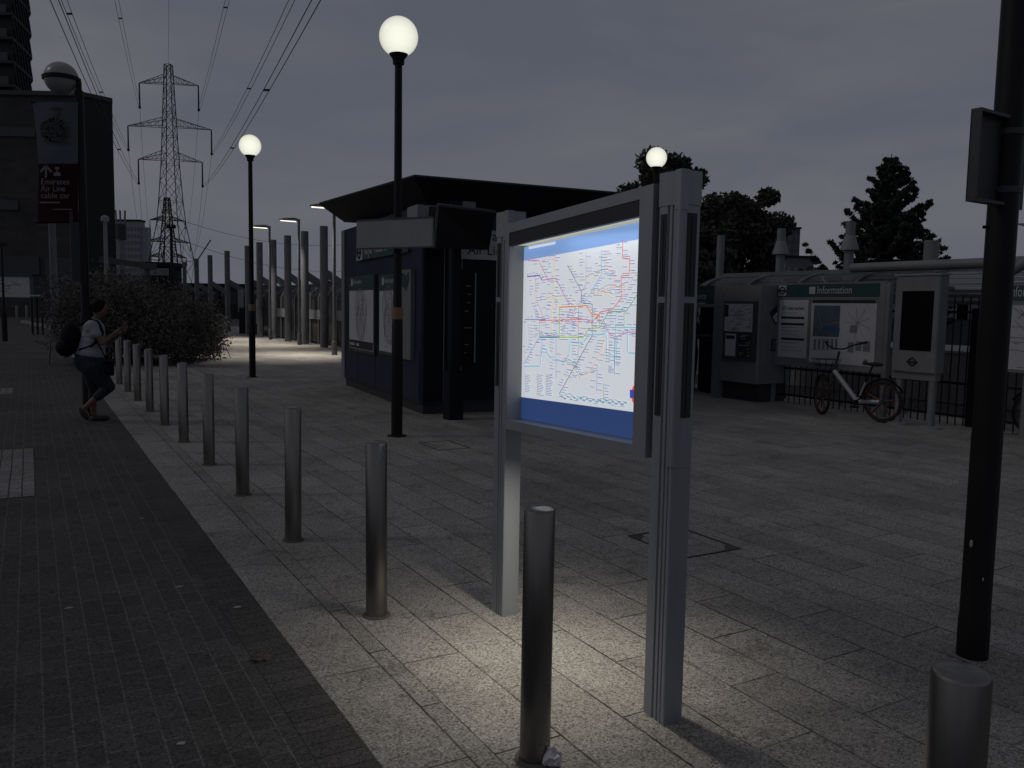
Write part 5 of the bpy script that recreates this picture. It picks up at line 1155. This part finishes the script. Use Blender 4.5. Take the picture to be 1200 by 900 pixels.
# ------------------------------------------------------------------ bicycles
def bicycle(origin, heading, label):
    """local x = forward (front wheel at +x), y left, z up"""
    t = thing('bicycle', label, 'bicycle', world=origin, rz=heading, group='bicycles parked at the railing'); FR[t.name] = Vector((0, 0, 0))
    FRM = mat('bike_silver', (.42, .42, .44), .4, .4, .1); RIM = mat('bike_rim', (.085, .03, .022), .5, 0, .2); r = .32
    A = Vector((0, 0, r)); B = Vector((1.06, 0, r)); steer = R(-34)
    def wheel(c, yaw, nm):
        ax = Vector((-math.sin(yaw), math.cos(yaw), 0)); m = MB(); m.torus(c, ax, r - .022, .022, 36, 8); w_ = m.build(nm, RUBBER, t)
        m = MB(); m.torus(c, ax, r - .052, .014, 36, 6)
        f = Vector((math.cos(yaw), math.sin(yaw), 0))
        for k in range(5):
            a = k * 1.2566 + .4; m.cyl(c, c + (f * math.cos(a) + Vector((0, 0, 1)) * math.sin(a)) * (r - .06), .016, .012, 8)
        m.build('rim', RIM, w_); m = MB(); m.cyl(c - ax * .05, c + ax * .05, .035, seg=14); m.build('hub', GREYD, w_)
    wheel(A, 0, 'wheel'); wheel(B, steer, 'wheel')
    hd = Vector((.86, 0, .74)); bb = Vector((.42, 0, .28)); seat = Vector((.20, 0, .86)); stem = Vector((.79, 0, 1.06))
    m = MB(); m.tube([hd, bb], .040, 12); m.tube([bb, A + Vector((0, .0, 0))], .034, 12); m.build('frame', FRM, t)
    m = MB(); m.tube([bb, bb.lerp(seat, .55)], .02, 10); m.build('seat_tube', FRM, t); m = MB(); m.tube([bb.lerp(seat, .5), seat], .014, 8); m.build('seat_post', BLACK, t)
    m = MB(); m.tube([hd + Vector((.03, 0, -.12)), hd, stem], .022, 10)
    fx = Vector((math.cos(steer), math.sin(steer), 0)); ax = Vector((-math.sin(steer), math.cos(steer), 0))
    for s in (-1, 1): m.tube([hd + Vector((.04, 0, -.14)) + ax * .05 * s, B + ax * .05 * s], .014, 8)
    m.build('fork', GREYD, t)
    m = MB(); pts = [stem + ax * s * .30 - fx * .20 + Vector((0, 0, .15)) if abs(s) > .9 else stem + ax * s * .26 + Vector((0, 0, .10)) for s in (-1, -.8)] + [stem + ax * -.08 + Vector((0, 0, .04)), stem + ax * .08 + Vector((0, 0, .04))] + [stem + ax * .26 * .8 + Vector((0, 0, .10)), stem + ax * .30 - fx * .20 + Vector((0, 0, .15))]
    m.tube(pts, .012, 8); hb = m.build('handlebar', BLACK, t)
    for e_ in (0, 5): 
        m = MB(); d_ = (pts[0] - pts[1]) if e_ == 0 else (pts[5] - pts[4]); m.cyl(pts[e_] - d_ * .3, pts[e_] + d_ * .3, .019, seg=8); m.build('grip', RUBBER, hb)
    m = MB(); m.ball(seat + Vector((-.04, 0, .03)), .12, 14, 8, (1.15, .7, .28)); m.ball(seat + Vector((.10, 0, .03)), .06, 12, 6, (1.4, .5, .4)); m.build('saddle', RUBBER, t)
    m = MB(); m.torus(A, (0, 1, 0), r + .03, .022, 20, 6, R(20) if False else .5, 2.9); m.build('mudguard', BLACK, t); m = MB(); m.torus(B, (-math.sin(steer), math.cos(steer), 0), r + .025, .018, 16, 6, .9, 2.6); m.build('mudguard', BLACK, t)
    m = MB(); m.cyl(bb - Vector((0, .06, 0)), bb + Vector((0, .06, 0)), .035, seg=12); m.tube([bb + Vector((0, -.07, 0)), bb + Vector((.13, -.07, -.10))], .012, 8); m.tube([bb + Vector((0, .07, 0)), bb + Vector((-.13, .07, .10))], .012, 8)
    m.box(bb.x + .08, bb.x + .19, -.17, -.08, bb.z - .115, bb.z - .09); m.box(bb.x - .19, bb.x - .08, .08, .17, bb.z + .09, bb.z + .115); m.build('pedals', BLACK, t)
    m = MB(); m.tube([Vector((.12, -.03, .30)), Vector((.16, -.16, .01))], .011, 8); m.build('kickstand', FRM, t)
    m = MB(); bxc = Vector((hd.x + .16, 0, hd.z + .08)) 
    for zz in (-.10, 0, .10): m.tube([bxc + fx * a_ * (.11 + zz * .3) + ax * b_ * (.15 + zz * .3) + Vector((0, 0, zz)) for a_, b_ in ((-1, -1), (1, -1), (1, 1), (-1, 1), (-1, -1))], .006, 6)
    for k in range(12):
        a_, b_ = [(-1, -1), (-.33, -1), (.33, -1), (1, -1), (1, -.33), (1, .33), (1, 1), (.33, 1), (-.33, 1), (-1, 1), (-1, .33), (-1, -.33)][k]
        m.cyl(bxc + fx * a_ * .08 + ax * b_ * .12 - Vector((0, 0, .10)), bxc + fx * a_ * .14 + ax * b_ * .18 + Vector((0, 0, .10)), .004, seg=5)
    m.build('basket', BLACK, t)
    m = MB(); m.tube([bb, A], .012, 6); m.v = [(x, y - .055, z + .015) for x, y, z in m.v]; m.build('chain_case', BLACK, t)
    return t
gr_, gf_ = G(1033, 495), G(963, 486); dd_ = (gf_ - gr_)
hdg = math.atan2(dd_.y, dd_.x)
bicycle(Vector((gr_.x, gr_.y, 0)), hdg, 'silver step-through bicycle on its kickstand below the information board')
g2 = G(1212, 512); bicycle(Vector((g2.x, g2.y, 0)) , hdg + math.pi, 'bicycle mostly cut off by the right edge, against the railing')

# ------------------------------------------------------------------ people
def skin(name, J, E_, mt, parent, sub=2, root=None, voxel=.009):
    """one continuous surface grown round the joints and bones"""
    m = MB()
    rr = lambda k: (J[k][1], J[k][1]) if not isinstance(J[k][1], tuple) else J[k][1]
    def el(p, r): m.ball(p, 1.0, 12, 8, (r[0], r[1], max(r[0] * .9, .008)))
    for k in J: el(J[k][0], rr(k))
    for a, b in E_:
        pa, pb = Vector(J[a][0]), Vector(J[b][0]); ra, rb = rr(a), rr(b); d = (pb - pa).length; n = max(1, int(d / (min(ra[0], rb[0], ra[1], rb[1]) * .35)))
        for i in range(1, n): f = i / n; el(pa.lerp(pb, f), (lerp(ra[0], rb[0], f), lerp(ra[1], rb[1], f)))
    ob = m.build(name, mt, None, smooth=False)
    md = ob.modifiers.new('r', 'REMESH'); md.mode = 'VOXEL'; md.voxel_size = voxel; md.use_smooth_shade = True
    sm = ob.modifiers.new('s', 'SMOOTH'); sm.factor = .5; sm.iterations = 3
    dg = bpy.context.evaluated_depsgraph_get(); me2 = bpy.data.meshes.new_from_object(ob.evaluated_get(dg))
    bpy.data.objects.remove(ob); me2.materials.clear(); me2.materials.append(mt); me2.name = name; me2.shade_smooth()
    o = bpy.data.objects.new(name, me2); COL.objects.link(o); o.parent = parent; return o
SKIN = mat('skin', (.16, .09, .065), .6, 0, .08); HAIR = mat('dark_hair', (.007, .006, .005), .8, 0, .3, 20, spec=.1); TEE = mat('white_tshirt', (.30, .31, .35), .8, 0, .12, 8, .2, 30); DEN = mat('dark_denim', (.014, .018, .032), .8, 0, .2, 6, .2, 40); SHOE = mat('shoe', (.03, .028, .028), .7)
BAG = mat('black_nylon', (.007, .008, .011), .8, 0, .3, 8, .2, 30, spec=.15)
def hand(J, E_, wrist, palm_dir, side_dir, nm, curl=.5):
    """five fingers rooted in the palm"""
    pd = Vector(palm_dir).normalized(); sdv = Vector(side_dir); sdv = (sdv - pd * sdv.dot(pd)).normalized(); nrm_ = pd.cross(sdv)
    w0 = Vector(J[wrist][0]); pc_ = w0 + pd * .055; J[nm + 'palm'] = (tuple(pc_), (.032, .018)); E_.append((wrist, nm + 'palm'))
    for i, (o_, ln) in enumerate(((-.03, .068), (-.01, .078), (.01, .072), (.03, .056))):
        k1 = pc_ + pd * .04 + sdv * o_; k2 = k1 + (pd * (1 - curl * .4) + nrm_ * curl * .7).normalized() * ln * .5; k3 = k2 + (pd * (1 - curl) + nrm_ * curl * 1.3).normalized() * ln * .5
        for j, k in enumerate((k1, k2, k3)): J[f'{nm}f{i}{j}'] = (tuple(k), .0095 - .001 * j)
        E_ += [(nm + 'palm', f'{nm}f{i}0'), (f'{nm}f{i}0', f'{nm}f{i}1'), (f'{nm}f{i}1', f'{nm}f{i}2')]
    t1 = pc_ - pd * .01 - sdv * .035 + nrm_ * .01; t2 = t1 + (pd * .7 - sdv * .5 + nrm_ * .4).normalized() * .035
    J[nm + 't1'] = (tuple(t1), .011); J[nm + 't2'] = (tuple(t2), .009); E_ += [(nm + 'palm', nm + 't1'), (nm + 't1', nm + 't2')]
def head(parent, c, yaw, pitchd, r=.105):
    """head with brow, nose, mouth and ears, hair follows; c = centre"""
    bm = bmesh.new(); bmesh.ops.create_uvsphere(bm, u_segments=28, v_segments=20, radius=1)
    for v in bm.verts:
        x, y, z = v.co; w_ = .78 * (1 - .18 * max(0, -z) ** 1.5); v.co = Vector((x * .95 + (.06 if z < -.3 and x > 0 else 0), y * w_, z * 1.18))
        if x > .7 and abs(y) < .22: v.co.x += .16 * math.exp(-((z + .12) / .16) ** 2) * (1 - abs(y) / .22)      # nose
        if x > .6: v.co.x += .05 * math.exp(-((z - .28) / .1) ** 2) - .06 * math.exp(-((z - .1) / .1) ** 2) * (abs(y) > .12) + .03 * math.exp(-((z + .48) / .07) ** 2) * (abs(y) < .3)
        if x > .3 and z < -.75: v.co.x += .08
    for s in (-1, 1): bmesh.ops.create_uvsphere(bm, u_segments=8, v_segments=6, radius=.18, matrix=Matrix.Translation((-.05, s * .8, 0)) @ Matrix.Diagonal((.8, .35, 1.3, 1)))
    M_ = Matrix.Translation(c) @ Matrix.Rotation(yaw, 4, 'Z') @ Matrix.Rotation(pitchd, 4, 'Y') @ Matrix.Scale(r, 4)
    bm.transform(M_); me = bpy.data.meshes.new('head'); bm.to_mesh(me); bm.free(); me.materials.append(SKIN); me.shade_smooth()
    o = bpy.data.objects.new('head', me); COL.objects.link(o); o.parent = parent
    m = MB()
    for s in (-1, 1): m.ball((.80, s * .27, .1), .085, 8, 6)
    m.v = [tuple(M_ @ Vector(p)) for p in m.v]; m.build('eyes', INK, o)
    m = MB(); m.ball((.86, 0, -.47), .10, 8, 6, (.35, 2.2, .5)); m.v = [tuple(M_ @ Vector(p)) for p in m.v]; m.build('mouth', mat('lips', (.14, .05, .045), .6), o)
    return M_
# walking woman; local x = walking direction
ft = G(112, 494); sc_ = 1.0
t = thing('person', 'woman in white t-shirt and dark trousers walking with phone, beside the farthest bollards', 'person', world=Vector((ft.x, ft.y, 0)), rz=R(14)); FR[t.name] = Vector((0, 0, 0))
J = {'pelvis': ((-.05, 0, .88), (.15, .17)), 'waist': ((-.02, 0, 1.05), (.13, .15)), 'chest': ((.0, 0, 1.25), (.115, .15)), 'neck': ((.04, 0, 1.40), .05), 'headb': ((.075, 0, 1.49), .06),
     'hipl': ((-.06, .09, .84), .12), 'kneel': ((-.03, .09, .46), .062), 'calfl': ((-.05, .09, .33), .055), 'anklel': ((-.04, .09, .09), .036), 'toel': ((.12, .09, .035), .03),
     'hipr': ((-.05, -.09, .84), .12), 'kneer': ((.20, -.09, .50), .065), 'calfr': ((.08, -.09, .38), .055), 'ankler': ((-.12, -.09, .19), .036), 'toer': ((-.05, -.09, .04), .028),
     'shl': ((.02, .17, 1.34), .055), 'ell': ((.17, .20, 1.10), .040), 'wrl': ((.33, .10, 1.22), .026), 'shr': ((.02, -.17, 1.34), .055), 'elr': ((.16, -.20, 1.10), .040), 'wrr': ((.32, -.10, 1.25), .026)}
E_ = [('pelvis', 'waist'), ('waist', 'chest'), ('chest', 'neck'), ('neck', 'headb'), ('pelvis', 'hipl'), ('hipl', 'kneel'), ('kneel', 'calfl'), ('calfl', 'anklel'), ('anklel', 'toel'),
      ('pelvis', 'hipr'), ('hipr', 'kneer'), ('kneer', 'calfr'), ('calfr', 'ankler'), ('ankler', 'toer'), ('chest', 'shl'), ('shl', 'ell'), ('ell', 'wrl'), ('chest', 'shr'), ('shr', 'elr'), ('elr', 'wrr')]
hand(J, E_, 'wrl', (.8, -.1, .5), (0, 1, .2), 'l', .7); hand(J, E_, 'wrr', (.75, .1, .6), (0, -1, .2), 'r', .7)
skin('body', J, E_, SKIN, t, voxel=.007)
Mh = head(t, Vector((.09, 0, 1.555)), 0, R(18), .103)
JT = {'waist': ((-.03, 0, .95), (.185, .20)), 'mid': ((.0, 0, 1.12), (.165, .185)), 'chest': ((.01, 0, 1.27), (.15, .18)), 'nk': ((.03, 0, 1.375), .075), 'shl': ((.02, .16, 1.34), .075), 'ul': ((.09, .195, 1.22), .066), 'shr': ((.02, -.16, 1.34), .075), 'ur': ((.085, -.195, 1.22), .066)}
skin('tshirt', JT, [('waist', 'mid'), ('mid', 'chest'), ('chest', 'nk'), ('chest', 'shl'), ('shl', 'ul'), ('chest', 'shr'), ('shr', 'ur')], TEE, t, root='chest')
JP = {'top': ((-.04, 0, .93), (.175, .19)), 'pelvis': ((-.05, 0, .84), (.205, .215)), 'hipl': ((-.06, .095, .76), .145), 'tl': ((-.04, .095, .60), .115), 'kl': ((-.03, .09, .44), .078), 'sl': ((-.045, .09, .30), .066), 'hipr': ((-.0, -.095, .76), .145), 'tr': ((.10, -.095, .63), .12), 'kr': ((.20, -.09, .49), .085), 'sr': ((.06, -.09, .36), .068)}
skin('trousers', JP, [('top', 'pelvis'), ('pelvis', 'hipl'), ('hipl', 'tl'), ('tl', 'kl'), ('kl', 'sl'), ('pelvis', 'hipr'), ('hipr', 'tr'), ('tr', 'kr'), ('kr', 'sr')], DEN, t, root='pelvis')
m = MB(); m.ball((-.12, 0, .22), 1.0, 20, 12, (.98, .90, 1.10)); m.ball((-1.05, 0, -.05), .42, 14, 10, (1, .9, 1.2)); m.ball((-.75, 0, -.55), .45, 12, 8, (.6, .8, 1.4))
m.v = [tuple(Mh @ (Vector(p) if p[0] < .45 else Vector((.45 + (p[0] - .45) * .5, p[1], max(p[2], .55))))) for p in m.v]; m.build('hair', HAIR, t, angle=80)
for (a_, b_, up_) in (((-.10, .09, .0), (.16, .09, .0), 0), ((-.175, -.09, .17), (-.06, -.09, .0), 1)):
    a_ = Vector(a_); b_ = Vector(b_); m = MB(); d_ = (b_ - a_).normalized(); m.ball((0, 0, 0), 1, 16, 10, (.5, .18, .15)); 
    L_ = (b_ - a_).length; ang = math.atan2(-(d_.z), d_.x); M_ = Matrix.Translation((a_ + b_) / 2 + Vector((0, 0, .035))) @ Matrix.Rotation(ang, 4, 'Y')
    m.v = [tuple(M_ @ Vector((x * L_ * 1.08, y * .28, z * .30))) for x, y, z in m.v]; m.build('shoe', SHOE, t, angle=80)
Mw = Matrix.Translation(Vector((ft.x, ft.y, 0))) @ Matrix.Rotation(R(14), 4, 'Z')
def held(name, m, mt, label, cat, base):
    o = m.build(name, mt, None, angle=60); loc = Mw @ Vector(base)
    o.data.transform(Matrix.Translation(-Vector(base))); o.location = loc; o.rotation_euler.z = R(14); return props(o, label, cat)
m = MB(); m.ball((-.28, 0, 1.16), .2, 20, 14, (.66, .82, 1.05)); m.ball((-.34, 0, 1.03), .2, 20, 14, (.66, .95, .62))
for s in (-1, 1): m.tube([(-.16, s * .11, 1.33), (-.02, s * .12, 1.425), (.10, s * .12, 1.38), (.155, s * .125, 1.22), (.02, s * .185, 1.06), (-.15, s * .14, 1.0)], .017, 8)
held('backpack', m, BAG, 'black backpack on the back of the walking woman', 'backpack', (-.27, 0, 1.0))
m = MB(); m.box(.155, .30, -.30, -.20, .66, .86, .02); m.tube([(.22, -.25, .86), (.13, -.23, 1.05), (-.02, -.16, 1.30), (-.01, .0, 1.42), (-.05, .12, 1.38)], .011, 6)
held('shoulder_bag', m, BAG, 'small dark shoulder bag hanging at the hip of the walking woman', 'bag', (.22, -.25, .66))
m = MB(); m.box(.385, .395, -.04, .04, 1.26, 1.41, .002); held('phone', m, mat('phone_case', (.10, .10, .11), .3), 'phone held up by the walking woman', 'phone', (.39, 0, 1.26))
def standing(px, Y, rz_, label, topm, arm, scale=1.0, world=None):
    p = AT(px, 360, Y) if world is None else world
    t = thing('person', label, 'person', world=Vector((p.x, p.y, 0)), rz=rz_); FR[t.name] = Vector((0, 0, 0))
    J = {'pelvis': ((0, 0, .92), (.11, .14)), 'waist': ((0, 0, 1.08), (.09, .12)), 'chest': ((.0, 0, 1.30), (.105, .15)), 'neck': ((.01, 0, 1.46), .05), 'hb': ((.02, 0, 1.54), .06)}
    E_ = [('pelvis', 'waist'), ('waist', 'chest'), ('chest', 'neck'), ('neck', 'hb')]
    for s, n_ in ((1, 'l'), (-1, 'r')):
        J['hip' + n_] = ((0, s * .09, .86), .095); J['kn' + n_] = ((.02, s * .09, .48), .06); J['an' + n_] = ((-.02, s * .09, .09), .038); J['to' + n_] = ((.14, s * .10, .03), .03)
        J['sh' + n_] = ((0, s * .18, 1.39), .055); J['el' + n_] = ((.16 if arm else .0, s * .22, 1.13), .042); J['wr' + n_] = ((.40 if arm else .08, s * .18, 1.18 if arm else .88), .028)
        E_ += [('pelvis', 'hip' + n_), ('hip' + n_, 'kn' + n_), ('kn' + n_, 'an' + n_), ('an' + n_, 'to' + n_), ('chest', 'sh' + n_), ('sh' + n_, 'el' + n_), ('el' + n_, 'wr' + n_)]
        hand(J, E_, 'wr' + n_, (1, 0, .1) if arm else (.2, 0, -1), (0, s, 0), n_, .4)
    skin('body', J, E_, SKIN, t, voxel=.007)
    Mh = head(t, Vector((.03, 0, 1.61)), 0, R(5))
    JT = {'w': ((0, 0, .92), (.13, .165)), 'm': ((0, 0, 1.1), (.12, .145)), 'c': ((0, 0, 1.31), (.13, .17)), 'n': ((.0, 0, 1.42), .07)}; ET = [('w', 'm'), ('m', 'c'), ('c', 'n')]
    for s, n_ in ((1, 'l'), (-1, 'r')):
        JT['s' + n_] = ((0, s * .175, 1.385), .072); JT['e' + n_] = ((.155 if arm else 0, s * .22, 1.14), .062); JT['f' + n_] = ((.34 if arm else .06, s * .19, 1.17 if arm else .94), .046); ET += [('c', 's' + n_), ('s' + n_, 'e' + n_), ('e' + n_, 'f' + n_)]
    skin('jacket', JT, ET, topm, t, root='c')
    JP = {'p': ((0, 0, .92), (.135, .17))}; EP = []
    for s, n_ in ((1, 'l'), (-1, 'r')):
        JP['h' + n_] = ((0, s * .09, .82), .115); JP['k' + n_] = ((.02, s * .09, .48), .078); JP['a' + n_] = ((-.02, s * .09, .12), .06); EP += [('p', 'h' + n_), ('h' + n_, 'k' + n_), ('k' + n_, 'a' + n_)]
    skin('trousers', JP, EP, DEN, t, root='p')
    m = MB(); m.ball((-.12, 0, .24), 1.0, 16, 10, (.98, .88, 1.08)); m.v = [tuple(Mh @ (Vector(p) if p[0] < .45 else Vector((.45 + (p[0] - .45) * .5, p[1], max(p[2], .55))))) for p in m.v]; m.build('hair', HAIR, t, angle=80)
    return t
standing(237.5, 27.5, R(160), 'distant person in brown top standing behind the right end of the bush', mat('brown_top', (.05, .036, .032), .8), False)
pp = W(TK + .25, RP(815, 336, 816, 350, TK)[0] + .35); standing(0, 0, R(-38), 'person in dark blue jacket at the ticket machine, mostly hidden behind the map board post', mat('blue_jacket', (.018, .026, .05), .8), True, world=pp)
